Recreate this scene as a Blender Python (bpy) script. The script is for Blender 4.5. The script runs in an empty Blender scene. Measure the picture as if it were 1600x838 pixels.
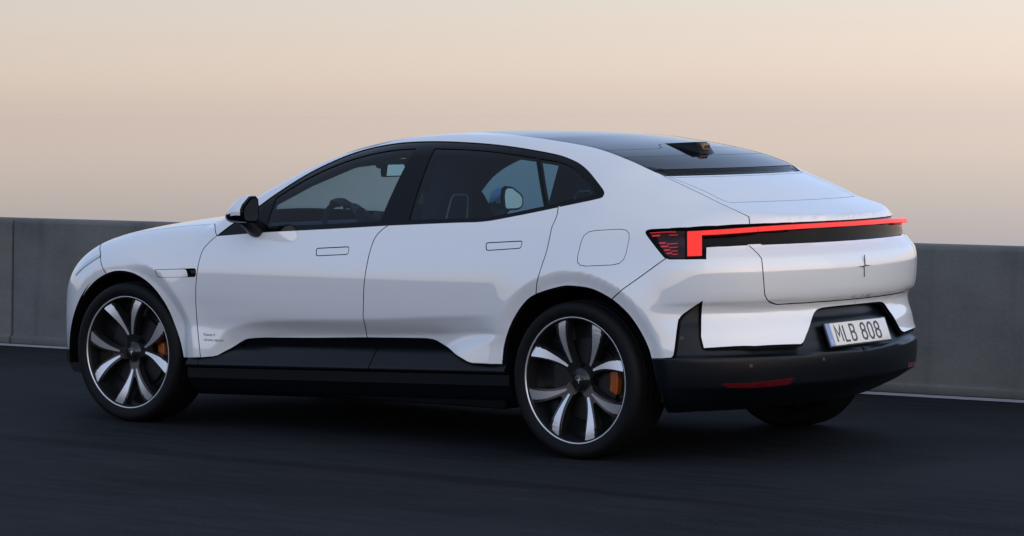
import bpy, bmesh, math, random
import numpy as np
from mathutils import Vector, Matrix
from mathutils.geometry import delaunay_2d_cdt

# ---------------------------------------------------------------- camera
# world: X runs along the road (the car drives towards +X, front axle at x = 0),
# Y points to the car's left, Z up; metres.
SC = bpy.context.scene
CAM_F, CAM_POS = 4659.33, np.array([-11.4795, 11.8769, 1.6102])     # focal length in 1600-px pixels
CAM_YAW, CAM_PITCH, CAM_ROLL = -0.888945, -0.051703, -0.008479
_fw = np.array([math.cos(CAM_PITCH)*math.cos(CAM_YAW), math.cos(CAM_PITCH)*math.sin(CAM_YAW), math.sin(CAM_PITCH)])
_r = np.cross(_fw, [0, 0, 1.0]); _r /= np.linalg.norm(_r); _u = np.cross(_r, _fw)
CAM_R = _r*math.cos(CAM_ROLL) + _u*math.sin(CAM_ROLL)
CAM_U = -_r*math.sin(CAM_ROLL) + _u*math.cos(CAM_ROLL)
cd = bpy.data.cameras.new('camera'); cam = bpy.data.objects.new('camera', cd)
SC.collection.objects.link(cam); SC.camera = cam
cd.sensor_width = 36.0; cd.lens = CAM_F/1600*36.0; cd.clip_start = 0.2; cd.clip_end = 200000
cam.matrix_world = Matrix(((CAM_R[0], CAM_U[0], -_fw[0], CAM_POS[0]), (CAM_R[1], CAM_U[1], -_fw[1], CAM_POS[1]),
                           (CAM_R[2], CAM_U[2], -_fw[2], CAM_POS[2]), (0, 0, 0, 1)))

# ---------------------------------------------------------------- sky, sun, exposure
SUN_EL, SUN_AZ = math.radians(5.0), math.radians(172.0)            # azimuth counter-clockwise from +X: low behind the car
W = bpy.data.worlds.new('World'); SC.world = W; W.use_nodes = True
nt = W.node_tree; N = nt.nodes; L = nt.links
for n in list(N): N.remove(n)
def wn(t, **k):
    n = N.new(t)
    for a, b in k.items(): setattr(n, a, b)
    return n
out = wn('ShaderNodeOutputWorld'); bg = wn('ShaderNodeBackground'); L.new(bg.outputs[0], out.inputs[0])
sky = wn('ShaderNodeTexSky', sky_type='NISHITA', sun_disc=False)
sky.sun_elevation = SUN_EL; sky.sun_rotation = math.pi/2 - SUN_AZ
sky.altitude = 100; sky.air_density = 1.0; sky.dust_density = 1.5; sky.ozone_density = 2.0
tc = wn('ShaderNodeTexCoord'); sep = wn('ShaderNodeSeparateXYZ'); L.new(tc.outputs['Generated'], sep.inputs[0])
# dusk gradient by elevation: mauve haze on the horizon, cream above it, soft blue overhead
mr = wn('ShaderNodeMapRange'); mr.inputs['From Min'].default_value = -0.02; mr.inputs['From Max'].default_value = 1.0
L.new(sep.outputs['Z'], mr.inputs['Value'])
ramp = wn('ShaderNodeValToRGB'); L.new(mr.outputs[0], ramp.inputs[0])
def zp(z): return (z+0.02)/1.02
STOPS = [(-0.010, (.65, .545, .485)), (0.000, (.655, .548, .487)), (0.006, (.69, .575, .502)), (0.013, (.75, .625, .532)), (0.035, (.745, .665, .592)),
         (0.055, (.69, .655, .645)), (0.12, (.58, .72, 1.0)), (0.27, (.42, .58, .92)), (0.60, (.28, .35, .49)), (1.0, (.20, .25, .34))]
cr = ramp.color_ramp; cr.interpolation = 'B_SPLINE'
while len(cr.elements) > 1: cr.elements.remove(cr.elements[-1])
cr.elements[0].position = zp(STOPS[0][0]); cr.elements[0].color = (*STOPS[0][1], 1)
for z, c in STOPS[1:]:
    e = cr.elements.new(zp(z)); e.color = (*c, 1)
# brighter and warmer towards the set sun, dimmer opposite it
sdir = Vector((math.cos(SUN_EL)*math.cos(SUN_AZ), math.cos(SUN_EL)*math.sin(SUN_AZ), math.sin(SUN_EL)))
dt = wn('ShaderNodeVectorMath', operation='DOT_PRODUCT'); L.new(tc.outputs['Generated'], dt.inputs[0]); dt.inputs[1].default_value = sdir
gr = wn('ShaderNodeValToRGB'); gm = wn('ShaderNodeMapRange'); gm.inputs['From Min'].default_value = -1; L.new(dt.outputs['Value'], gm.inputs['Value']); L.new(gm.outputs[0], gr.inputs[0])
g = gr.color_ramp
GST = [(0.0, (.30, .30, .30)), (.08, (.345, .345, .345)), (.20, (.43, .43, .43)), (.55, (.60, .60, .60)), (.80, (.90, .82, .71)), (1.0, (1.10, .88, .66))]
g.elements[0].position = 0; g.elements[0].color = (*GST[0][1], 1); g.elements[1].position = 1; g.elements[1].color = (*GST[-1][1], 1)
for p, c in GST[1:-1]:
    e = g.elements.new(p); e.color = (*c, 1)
nm = wn('ShaderNodeMix', data_type='RGBA', blend_type='MIX'); nm.inputs[0].default_value = 0.88
sc_ = wn('ShaderNodeMix', data_type='RGBA', blend_type='MULTIPLY'); sc_.inputs[0].default_value = 1.0
L.new(sky.outputs[0], sc_.inputs[6]); sc_.inputs[7].default_value = (0.10, 0.10, 0.10, 1)
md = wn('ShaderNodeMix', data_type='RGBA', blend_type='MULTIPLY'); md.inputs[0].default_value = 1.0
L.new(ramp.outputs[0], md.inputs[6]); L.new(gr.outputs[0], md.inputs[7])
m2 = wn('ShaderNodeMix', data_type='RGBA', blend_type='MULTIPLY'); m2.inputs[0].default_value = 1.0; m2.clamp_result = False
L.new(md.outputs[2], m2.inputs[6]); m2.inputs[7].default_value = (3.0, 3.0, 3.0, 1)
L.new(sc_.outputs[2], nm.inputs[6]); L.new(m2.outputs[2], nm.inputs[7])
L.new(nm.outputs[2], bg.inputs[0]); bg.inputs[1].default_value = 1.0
sd = bpy.data.lights.new('sun', 'SUN'); sun = bpy.data.objects.new('sun', sd); SC.collection.objects.link(sun)
sd.energy = 0.8; sd.angle = math.radians(100); sd.color = (1.0, .73, .52)
sun.rotation_euler = sdir.to_track_quat('Z', 'Y').to_euler()
SC.view_settings.view_transform = 'Standard'; SC.view_settings.look = 'None'
SC.view_settings.exposure = 0.0; SC.view_settings.gamma = 1.0; SC.view_settings.use_curve_mapping = False
SC.cycles.max_bounces = 10; SC.cycles.transparent_max_bounces = 16
try: SC.cycles.use_denoising = True
except Exception: pass
# ---------------------------------------------------------------- materials
MATS = {}
def mat(name, col, rough=.5, metal=0., coat=0., coat_rough=.03, spec=.5, emit=None, es=0., bump=None, vary=None):
    if name in MATS: return MATS[name]
    m = bpy.data.materials.new(name); m.use_nodes = True; t = m.node_tree; b = t.nodes['Principled BSDF']
    b.inputs['Base Color'].default_value = (*col, 1); b.inputs['Roughness'].default_value = rough
    b.inputs['Metallic'].default_value = metal; b.inputs['Coat Weight'].default_value = coat
    b.inputs['Coat Roughness'].default_value = coat_rough; b.inputs['Specular IOR Level'].default_value = spec
    if emit:
        b.inputs['Emission Color'].default_value = (*emit, 1); b.inputs['Emission Strength'].default_value = es
    if vary or bump:
        c = t.nodes.new('ShaderNodeTexCoord')
        nz = t.nodes.new('ShaderNodeTexNoise'); nz.inputs['Scale'].default_value = (vary or bump)[0]
        nz.inputs['Detail'].default_value = 6
        t.links.new(c.outputs['Object'], nz.inputs['Vector'])
        if vary:
            mx = t.nodes.new('ShaderNodeMix'); mx.data_type = 'RGBA'
            k = vary[1]
            mx.inputs[6].default_value = (*[v*(1-k) for v in col], 1); mx.inputs[7].default_value = (*[v*(1+k) for v in col], 1)
            t.links.new(nz.outputs[0], mx.inputs[0]); t.links.new(mx.outputs[2], b.inputs['Base Color'])
        if bump:
            bp = t.nodes.new('ShaderNodeBump'); bp.inputs['Strength'].default_value = bump[1]; bp.inputs['Distance'].default_value = .01
            n2 = nz
            if vary:
                n2 = t.nodes.new('ShaderNodeTexNoise'); n2.inputs['Scale'].default_value = bump[0]; n2.inputs['Detail'].default_value = 6
                t.links.new(c.outputs['Object'], n2.inputs['Vector'])
            t.links.new(n2.outputs[0], bp.inputs['Height']); t.links.new(bp.outputs[0], b.inputs['Normal'])
    MATS[name] = m
    return m
def glass_mat(name, tint, gloss_rough=.02):
    if name in MATS: return MATS[name]
    m = bpy.data.materials.new(name); m.use_nodes = True; t = m.node_tree
    for n in list(t.nodes): t.nodes.remove(n)
    o = t.nodes.new('ShaderNodeOutputMaterial'); mx = t.nodes.new('ShaderNodeMixShader'); tr = t.nodes.new('ShaderNodeBsdfTransparent')
    gl = t.nodes.new('ShaderNodeBsdfGlossy'); fr = t.nodes.new('ShaderNodeFresnel'); fr.inputs[0].default_value = 1.45
    ge = t.nodes.new('ShaderNodeNewGeometry'); ir = t.nodes.new('ShaderNodeMapRange'); ir.inputs['To Min'].default_value = 1.45; ir.inputs['To Max'].default_value = 1/1.45
    t.links.new(ge.outputs['Backfacing'], ir.inputs[0]); t.links.new(ir.outputs[0], fr.inputs[0])   # thin pane: the same reflection from both faces
    tr.inputs[0].default_value = (*tint, 1); gl.inputs['Roughness'].default_value = gloss_rough
    t.links.new(fr.outputs[0], mx.inputs[0]); t.links.new(tr.outputs[0], mx.inputs[1]); t.links.new(gl.outputs[0], mx.inputs[2])
    t.links.new(mx.outputs[0], o.inputs[0]); MATS[name] = m
    return m
PAINT = mat('white_paint', (.735, .755, .785), rough=.40, coat=1., coat_rough=.02, spec=.5)
PAINT.node_tree.nodes['Principled BSDF'].inputs['Coat IOR'].default_value = 2.0
GLOSS = mat('gloss_black', (.0015, .0025, .004), rough=.06, spec=.20)
SATIN = mat('satin_black_plastic', (.0032, .0048, .0078), rough=.32, spec=.24, bump=(900, .03))
DARK = mat('dark_gap', (.004, .004, .005), rough=.8, spec=.1)
RUBBER = mat('tyre_rubber', (.0035, .0042, .0055), rough=.6, spec=.16, bump=(400, .05))
GLASS = glass_mat('tinted_side_glass', (.30, .47, .61))
WGLASS = glass_mat('windscreen_glass', (.66, .72, .74))

# ---------------------------------------------------------------- object helpers
COL = SC.collection
def link(name, me, parent=None, mats=None):
    o = bpy.data.objects.new(name, me); COL.objects.link(o)
    if mats is not None:
        for m in (mats if isinstance(mats, (list, tuple)) else [mats]): me.materials.append(m)
    if parent is not None: o.parent = parent
    return o
def empty(name, loc=(0, 0, 0), parent=None):
    o = bpy.data.objects.new(name, None); COL.objects.link(o); o.location = loc; o.empty_display_size = .1
    if parent is not None: o.parent = parent
    return o
def tag(o, label=None, cat=None, group=None, kind=None):
    if label: o['label'] = label
    if cat: o['category'] = cat
    if group: o['group'] = group
    if kind: o['kind'] = kind
    return o
class MB:
    def __init__(s): s.v = []; s.f = []; s.m = []; s.sm = []
    def add(s, vs, fs, mi=0, smooth=False):
        b = len(s.v); s.v += [tuple(map(float, v)) for v in vs]
        s.f += [tuple(b+i for i in f) for f in fs]; s.m += [mi]*len(fs); s.sm += [smooth]*len(fs)
    def box(s, lo, hi, mi=0):
        (a, b, c), (d, e, f) = lo, hi
        s.add([(a,b,c),(d,b,c),(d,e,c),(a,e,c),(a,b,f),(d,b,f),(d,e,f),(a,e,f)],
              [(0,3,2,1),(4,5,6,7),(0,1,5,4),(1,2,6,5),(2,3,7,6),(3,0,4,7)], mi)
    def prism(s, poly, fn, d0, d1, mi=0):           # poly: 2-D loop, fn(u, v, d) -> xyz
        n = len(poly); s.add([fn(u, v, d0) for u, v in poly]+[fn(u, v, d1) for u, v in poly],
              [tuple(range(n))[::-1], tuple(range(n, 2*n))]+[(i, (i+1) % n, n+(i+1) % n, n+i) for i in range(n)], mi)
    def tube(s, pts, r, seg=10, mi=0, closed=False, cap=True):
        P = [np.array(p, float) for p in pts]; n = len(P); rings = []
        R = r if isinstance(r, (list, tuple, np.ndarray)) else [r]*n
        up = np.array([0, 0, 1.])
        for i in range(n):
            a = P[(i-1) % n] if (closed or i > 0) else P[i]; b = P[(i+1) % n] if (closed or i < n-1) else P[i]
            t = b-a; t /= np.linalg.norm(t)+1e-12
            x = np.cross(t, up)
            if np.linalg.norm(x) < 1e-3: x = np.cross(t, [1, 0, 0])
            x /= np.linalg.norm(x); y = np.cross(t, x)
            rings.append([P[i]+R[i]*(math.cos(2*math.pi*k/seg)*x+math.sin(2*math.pi*k/seg)*y) for k in range(seg)])
        vs = [v for rg in rings for v in rg]; fs = []
        for i in range(n if closed else n-1):
            j = (i+1) % n
            for k in range(seg): fs.append((i*seg+k, i*seg+(k+1) % seg, j*seg+(k+1) % seg, j*seg+k))
        if cap and not closed: fs += [tuple(range(seg)), tuple(range((n-1)*seg, n*seg))[::-1]]
        s.add(vs, fs, mi, True)
    def lathe(s, prof, seg=64, mi=0, smooth=True, a0=0, a1=2*math.pi):   # prof (r, y) about the Y axis
        full = abs(a1-a0-2*math.pi) < 1e-6; na = seg if full else seg+1
        vs = [(r*math.cos(a0+(a1-a0)*k/seg), y, r*math.sin(a0+(a1-a0)*k/seg)) for r, y in prof for k in range(na)]
        fs = []
        for i in range(len(prof)-1):
            for k in range(seg):
                k2 = (k+1) % na; fs.append((i*na+k, (i+1)*na+k, (i+1)*na+k2, i*na+k2))
        s.add(vs, fs, mi, smooth)
    def mesh(s, name, fix=True):
        me = bpy.data.meshes.new(name); me.from_pydata(s.v, [], s.f)
        me.polygons.foreach_set('material_index', s.m); me.polygons.foreach_set('use_smooth', s.sm)
        if fix:
            bm = bmesh.new(); bm.from_mesh(me); bmesh.ops.recalc_face_normals(bm, faces=bm.faces); bm.to_mesh(me); bm.free()
        me.update(); return me
    def build(s, name, mats, parent=None, bevel=0, seg=2, fix=True):
        me = s.mesh(name, fix)
        if bevel:
            bm = bmesh.new(); bm.from_mesh(me); bmesh.ops.remove_doubles(bm, verts=bm.verts, dist=1e-5)
            ed = [e for e in bm.edges if len(e.link_faces) == 2 and e.calc_face_angle(0) > .5]
            bmesh.ops.bevel(bm, geom=ed, offset=bevel, segments=seg, affect='EDGES', profile=.5, clamp_overlap=True)
            for f in bm.faces: f.smooth = True
            bm.to_mesh(me); bm.free()
            me.set_sharp_from_angle(angle=math.radians(40))
        elif any(s.sm):
            me.set_sharp_from_angle(angle=math.radians(42))
        return link(name, me, parent, mats)
def text_mesh(body, size, extrude=0.0, align='LEFT'):
    cu = bpy.data.curves.new('t', 'FONT'); cu.body = body; cu.size = size; cu.extrude = extrude; cu.align_x = align
    cu.resolution_u = 3
    o = bpy.data.objects.new('t', cu); COL.objects.link(o)
    bpy.context.view_layer.update()
    me = bpy.data.meshes.new_from_object(o.evaluated_get(bpy.context.evaluated_depsgraph_get()))
    bpy.data.objects.remove(o); bpy.data.curves.remove(cu)
    return me
# ---------------------------------------------------------------- the car's outer form as an implicit solid
def pchip(xk, yk, x):
    xk = np.asarray(xk, float); yk = np.asarray(yk, float)
    if xk[0] > xk[-1]: xk = xk[::-1]; yk = yk[::-1]
    h = np.diff(xk); d = np.diff(yk, axis=0)/(h if yk.ndim == 1 else h[:, None])
    m = np.zeros_like(yk); hh = h if yk.ndim == 1 else h[:, None]
    w1 = 2*hh[1:]+hh[:-1]; w2 = hh[1:]+2*hh[:-1]
    with np.errstate(divide='ignore', invalid='ignore'):
        mm = (w1+w2)/(w1/d[:-1]+w2/d[1:])
    m[1:-1] = np.where(d[:-1]*d[1:] > 0, mm, 0); m[0] = d[0]; m[-1] = d[-1]
    x = np.asarray(x, float); i = np.clip(np.searchsorted(xk, x)-1, 0, len(xk)-2)
    xc = np.clip(x, xk[0], xk[-1])
    t = (xc-xk[i])/h[i]
    if yk.ndim == 2: t = t[..., None]; hi = h[i][..., None]
    else: hi = h[i]
    y = (2*t**3-3*t**2+1)*yk[i]+(t**3-2*t**2+t)*hi*m[i]+(-2*t**3+3*t**2)*yk[i+1]+(t**3-t**2)*hi*m[i+1]
    e = x-xc                                             # linear beyond the ends
    if yk.ndim == 2: e = e[..., None]
    return y+e*np.where(e > 0, m[-1], m[0])
def sstep(a, b, x):
    t = np.clip((x-a)/(b-a), 0, 1); return t*t*(3-2*t)
ZL = [.15, .25, .32, .42, .52, .60, .70, .80, .90, 1.00, 1.06, 1.10, 1.16, 1.22, 1.30, 1.40, 1.50, 1.60]
ST = [  # x, half-widths at the levels above
 (.90, [.60, .68, .70, .705, .705, .70, .69, .67, .62, .54, .46, .42, .36, .30, .22, .12, .02, -.08]),
 (.70, [.72, .80, .82, .825, .825, .82, .81, .785, .74, .66, .60, .56, .50, .44, .36, .26, .16, .06]),
 (.40, [.82, .90, .925, .93, .93, .93, .928, .912, .87, .798, .735, .69, .62, .55, .46, .35, .24, .13]),
 (.00, [.84, .915, .95, .97, .982, .988, .990, .986, .962, .905, .855, .815, .755, .695, .61, .50, .39, .28]),
 (-.50, [.86, .92, .942, .948, .950, .966, .982, .986, .972, .935, .900, .872, .829, .785, .726, .650, .565, .47]),
 (-1.0, [.86, .92, .940, .946, .950, .974, .985, .988, .977, .946, .916, .890, .850, .808, .750, .676, .590, .49]),
 (-1.7, [.86, .92, .942, .950, .956, .979, .989, .992, .982, .955, .930, .906, .871, .834, .782, .710, .625, .52]),
 (-2.4, [.86, .92, .945, .952, .961, .984, .993, .995, .987, .965, .945, .922, .886, .850, .797, .722, .635, .53]),
 (-3.0, [.87, .94, .965, .985, .995, 1.0, 1.004, 1.003, .995, .975, .955, .930, .890, .845, .775, .660, .52, .38]),
 (-3.2, [.87, .94, .962, .978, .988, .994, .998, .995, .985, .965, .942, .910, .860, .800, .71, .58, .44, .30]),
 (-3.4, [.85, .92, .945, .962, .968, .970, .972, .970, .962, .942, .922, .880, .800, .715, .60, .46, .32, .18]),
 (-3.6, [.80, .875, .905, .925, .930, .928, .925, .929, .926, .912, .897, .815, .68, .56, .44, .30, .16, .02]),
 (-3.8, [.72, .80, .835, .860, .865, .858, .852, .868, .872, .864, .852, .720, .55, .43, .31, .17, .03, -.1]),
 (-4.0, [.62, .70, .74, .77, .78, .77, .765, .785, .79, .785, .775, .61, .43, .31, .19, .05, -.1, -.2])]
GX = np.arange(-4.2, 1.2, .006); GZ = np.arange(.05, 1.70, .006)
_x = np.array([s[0] for s in ST])[::-1]; _t = np.array([s[1] for s in ST])[::-1]
_tz = pchip(ZL, _t.T, GZ).T                               # stations x levels
SG = pchip(_x, _tz, GX)                                   # grid x, z
def blur(a, s, ax):
    r = int(3*s)+1; k = np.exp(-.5*(np.arange(-r, r+1)/s)**2); k /= k.sum()
    p = np.concatenate([np.repeat(a.take([0], ax), r, ax), a, np.repeat(a.take([-1], ax), r, ax)], ax)
    return sum(k[i]*p.take(range(i, i+a.shape[ax]), ax) for i in range(2*r+1))
SG = blur(blur(SG, 9, 0), 2.2, 1)
XX, ZZ = np.meshgrid(GX, GZ, indexing='ij')
# sculpting: door hollow above the sill
zc = pchip([-4, -2.6, -2.5, -1.7, -.97, -.75, -.6, 1], [.66, .66, .655, .607, .565, .52, .40, .40], XX)
msk = np.where(ZZ > .56, sstep(-2.62, -2.30, XX), sstep(-2.62+.28*sstep(.58, .46, ZZ), -2.30+.16*sstep(.58, .46, ZZ), XX))*(1-sstep(-.80, -.55, XX))
SG = SG - .040*msk*np.clip((zc-ZZ)/.085, 0, 1)
# foot of the doors flares out to the sill at both ends
SG = SG + .026*np.maximum(sstep(-1.02, -.76, XX)*(1-sstep(-.45, -.40, XX)), 1.35*(1-sstep(-2.30, -2.08, XX))*sstep(-2.75, -2.6, XX))*(1-sstep(.36, .66, ZZ))
# arch lips: a chamfered band round each wheel opening
for wx, ra in ((0., .445), (-3., .452)):
    rr = np.hypot(XX-wx, (ZZ-.365))
    SG = SG + .010*(1-sstep(ra, ra+.20, rr)) - .022*np.clip(1-(rr-ra)/.062, 0, 1.0)
SG = blur(blur(SG, .8, 0), .8, 1)
SGX, SGZ = np.gradient(SG, .006, .006)
def glook(G, x, z):
    u = np.clip((x-GX[0])/.006, 1, len(GX)-3); v = np.clip((z-GZ[0])/.006, 1, len(GZ)-3)
    i = u.astype(int); j = v.astype(int); a = u-i; b = v-j
    def cw(t): return (-.5*t+t*t-.5*t**3, 1-2.5*t*t+1.5*t**3, .5*t+2*t*t-1.5*t**3, -.5*t*t+.5*t**3)
    A = cw(a); B = cw(b); r = 0
    for p in range(4):
        q = 0
        for s in range(4): q = q+B[s]*G[i+p-1, j+s-1]
        r = r+A[p]*q
    return r
def glin(G, x, z):
    i = np.clip(((x-GX[0])/.006).astype(int), 0, len(GX)-1); j = np.clip(((z-GZ[0])/.006).astype(int), 0, len(GZ)-1)
    return G[i, j]
def plan(y):
    y = np.minimum(np.abs(y), 1.1); return .27*y*y+.08*y**6
HOOD = ([-1.6, -.75, -.42, -.25, 0, .25, .42, .58, .70, .80, .88, 1.0], [.70, 1.06, 1.105, 1.093, 1.068, 1.033, .995, .935, .855, .765, .66, .45])
ROOF = ([-3.6, -3.283, -3.075, -2.87, -2.68, -2.5, -2.26, -1.95, -1.6, -1.4, -1.2, -1.0, -.84, -.6, -.28, .4],
        [1.235, 1.343, 1.410, 1.455, 1.485, 1.507, 1.523, 1.530, 1.518, 1.500, 1.466, 1.409, 1.350, 1.250, 1.10, .75])
DECK = ([-4.1, -3.95, -3.886, -3.79, -3.62, -3.54, -3.40, -3.283, -3.1], [1.10, 1.122, 1.130, 1.155, 1.203, 1.238, 1.287, 1.325, 1.39])
S_EDGE = -3.290                                          # rear edge of the dark roof, in the shifted coordinate
def s_rear(x, y): return x-.29*y*y*sstep(-2.1, -2.7, x)
def Tz(x, y):
    y = np.minimum(np.abs(y), 1.1)
    th = pchip(*HOOD, x)-.085*y*y-.04*y**4
    s = s_rear(x, y)+.35*y*y*sstep(-2.0, -1.4, x)
    cr = pchip([-3.3, -3.0, -2.6, -2.0, 0], [.0, .01, .04, .07, .07], x)
    tr = pchip(*ROOF, s)-cr*y*y
    td = pchip(*DECK, s)
    wd = .006+.07*sstep(.52, .62, y); w = np.clip((s-S_EDGE+wd)/(2*wd), 0, 1); w = w*w*(3-2*w)
    tw = tr*w+td*(1-w)
    k = .03; h = np.maximum(k-np.abs(th-tw), 0)/k
    return np.maximum(th, tw)+h*h*k*.25
RW = ([.10, .20, .263, .30, .345, .357, .38, .46, .50, .545, .55, .62, .678, .70, .73, .75, .80, .88, .942, .975, .995, 1.0, 1.06, 1.075, 1.094, 1.13, 1.3],
      [-3.45, -3.64, -3.78, -3.86, -3.935, -3.952, -3.958, -3.965, -3.966, -3.960, -3.956, -3.936, -3.915, -3.912, -3.925, -3.950, -3.962, -3.966, -3.955, -3.925, -3.905, -3.900, -3.892, -3.890, -3.889, -3.886, -3.87])
# the dark lower bumper: runs behind the white one, with the number-plate recess
RB = ([.10, .20, .263, .30, .345, .357, .38, .46, .495, .50, .55, .625, .66, .72, 1.3],
      [-3.45, -3.64, -3.78, -3.86, -3.935, -3.958, -3.962, -3.968, -3.966, -3.950, -3.922, -3.895, -3.870, -3.860, -3.85])
def Fx(y, z):
    y = np.minimum(np.abs(y), 1.1)
    return pchip([.1, .2, .3, .4, .55, .65, .75, .85, 1.0, 1.3], [.62, .78, .865, .870, .872, .870, .862, .845, .80, .7], z)-.17*y*y-.15*y**6
def smax(a, b, k):
    h = np.maximum(k-np.abs(a-b), 0)/k
    return np.maximum(a, b)+h*h*k*.25
def body(P, rtab=RW, soff=None):
    x, y, z = P[:, 0], np.abs(P[:, 1]), P[:, 2]
    S = glook(SG, x, z)
    if soff is not None: S = S+soff(x, z)
    sx = glin(SGX, x, z); sz = glin(SGZ, x, z)
    fS = (y-S)/np.sqrt(1+sx*sx+sz*sz)
    fR = (pchip(*rtab, z)+plan(y)-x)/1.12
    fF = (x-Fx(y, z))/1.1
    fT = (z-Tz(x, y))/1.08
    k1 = pchip([-4.2, -3.72, -3.55, -3.2, -3.0, -2.6, -1.5, -.7, -.3, 0, .8], [.010, .010, .03, .045, .06, .08, .09, .08, .14, .16, .16], x)
    g = smax(fR, fS, .16); g = smax(g, fF, .22)
    return smax(g, fT, k1)
def body_black(P):
    return body(P, RB, lambda x, z: -.016*sstep(.490, .500, z))
def grad(P, fn=body, e=.0035):
    g = np.stack([fn(P+np.eye(3)[i]*e)-fn(P-np.eye(3)[i]*e) for i in range(3)], 1)
    return g/(np.linalg.norm(g, axis=1, keepdims=True)+1e-12)
def trace(O, D, fn=body, n=90, tmax=8.):
    t = np.zeros(len(O)); 
    for i in range(n):
        f = fn(O+D*t[:, None]); t = np.minimum(t+.75*f, tmax)
        if np.abs(f).max() < 1e-5: break
    return O+D*t[:, None]
def rays(px):
    px = np.atleast_2d(np.asarray(px, float))
    d = _fw+CAM_R*((px[:, :1]-800)/CAM_F)+CAM_U*((419-px[:, 1:])/CAM_F)
    return d/np.linalg.norm(d, axis=1, keepdims=True)
def hit(px, fn=body):                                    # photograph point -> point on the car's skin
    d = rays(px); O = CAM_POS+d*13.0
    return trace(O, d, fn)
def top(xy, fn=body):
    xy = np.atleast_2d(np.asarray(xy, float)); O = np.column_stack([xy, np.full(len(xy), 2.2)])
    return trace(O, np.tile([0, 0, -1.], (len(xy), 1)), fn)
def side(xz, fn=body):
    xz = np.atleast_2d(np.asarray(xz, float)); O = np.column_stack([xz[:, 0], np.full(len(xz), 1.6), xz[:, 1]])
    return trace(O, np.tile([0, -1., 0], (len(xz), 1)), fn)
def at_plane(px, ax, v):
    d = rays(px); t = (v-CAM_POS[ax])/d[:, ax]; return CAM_POS+d*t[:, None]
# ---- panels cut from that form
def resample(P, h):
    P = np.asarray(P, float); out = []
    n = len(P)
    for i in range(n):
        a, b = P[i], P[(i+1) % n]; m = max(1, int(math.ceil(np.linalg.norm(b-a)/h)))
        for k in range(m): out.append(a+(b-a)*k/m)
    return np.array(out)
def smooth_open(P, n=6):                                  # Catmull-Rom through an open polyline
    P = np.asarray(P, float); Q = np.vstack([2*P[0]-P[1], P, 2*P[-1]-P[-2]]); o = []
    for i in range(1, len(Q)-2):
        for k in range(n):
            t = k/n; a, b, c, d = Q[i-1], Q[i], Q[i+1], Q[i+2]
            o.append(.5*((2*b)+(c-a)*t+(2*a-5*b+4*c-d)*t*t+(3*b-a-3*c+d)*t**3))
    o.append(P[-1]); return np.array(o)
def inpoly(Q, poly):
    x, y = Q[:, 0], Q[:, 1]; r = np.zeros(len(Q), bool); n = len(poly)
    for i in range(n):
        (x1, y1), (x2, y2) = poly[i], poly[(i+1) % n]
        c = (y1 > y) != (y2 > y)
        if c.any():
            xi = (x2-x1)*(y-y1)/((y2-y1) if y2 != y1 else 1e-12)+x1
            r ^= c & (x < xi)
    return r
def area2(p): return .5*np.sum(p[:, 0]*np.roll(p[:, 1], -1)-np.roll(p[:, 0], -1)*p[:, 1])
def shrink(p, d):                                         # move a CCW loop inwards by d
    a = np.roll(p, 1, 0); b = np.roll(p, -1, 0)
    e1 = p-a; e2 = b-p
    n1 = np.stack([-e1[:, 1], e1[:, 0]], 1); n2 = np.stack([-e2[:, 1], e2[:, 0]], 1)
    n1 /= np.linalg.norm(n1, axis=1, keepdims=True)+1e-9; n2 /= np.linalg.norm(n2, axis=1, keepdims=True)+1e-9
    m = n1+n2; m /= np.maximum((m*m).sum(1, keepdims=True)/2, .35)
    return p+m*d
def frame(d):
    d = np.asarray(d, float); d /= np.linalg.norm(d)
    a = np.cross([0, 0, 1.], d) if abs(d[2]) < .9 else np.cross([0, 1., 0], d)
    a /= np.linalg.norm(a); return d, a, np.cross(d, a)
def dedupe(p, tol=2e-4):
    k = [0]
    for i in range(1, len(p)):
        if np.linalg.norm(p[i]-p[k[-1]]) > tol: k.append(i)
    if np.linalg.norm(p[k[-1]]-p[0]) < tol: k.pop()
    return p[k]
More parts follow.
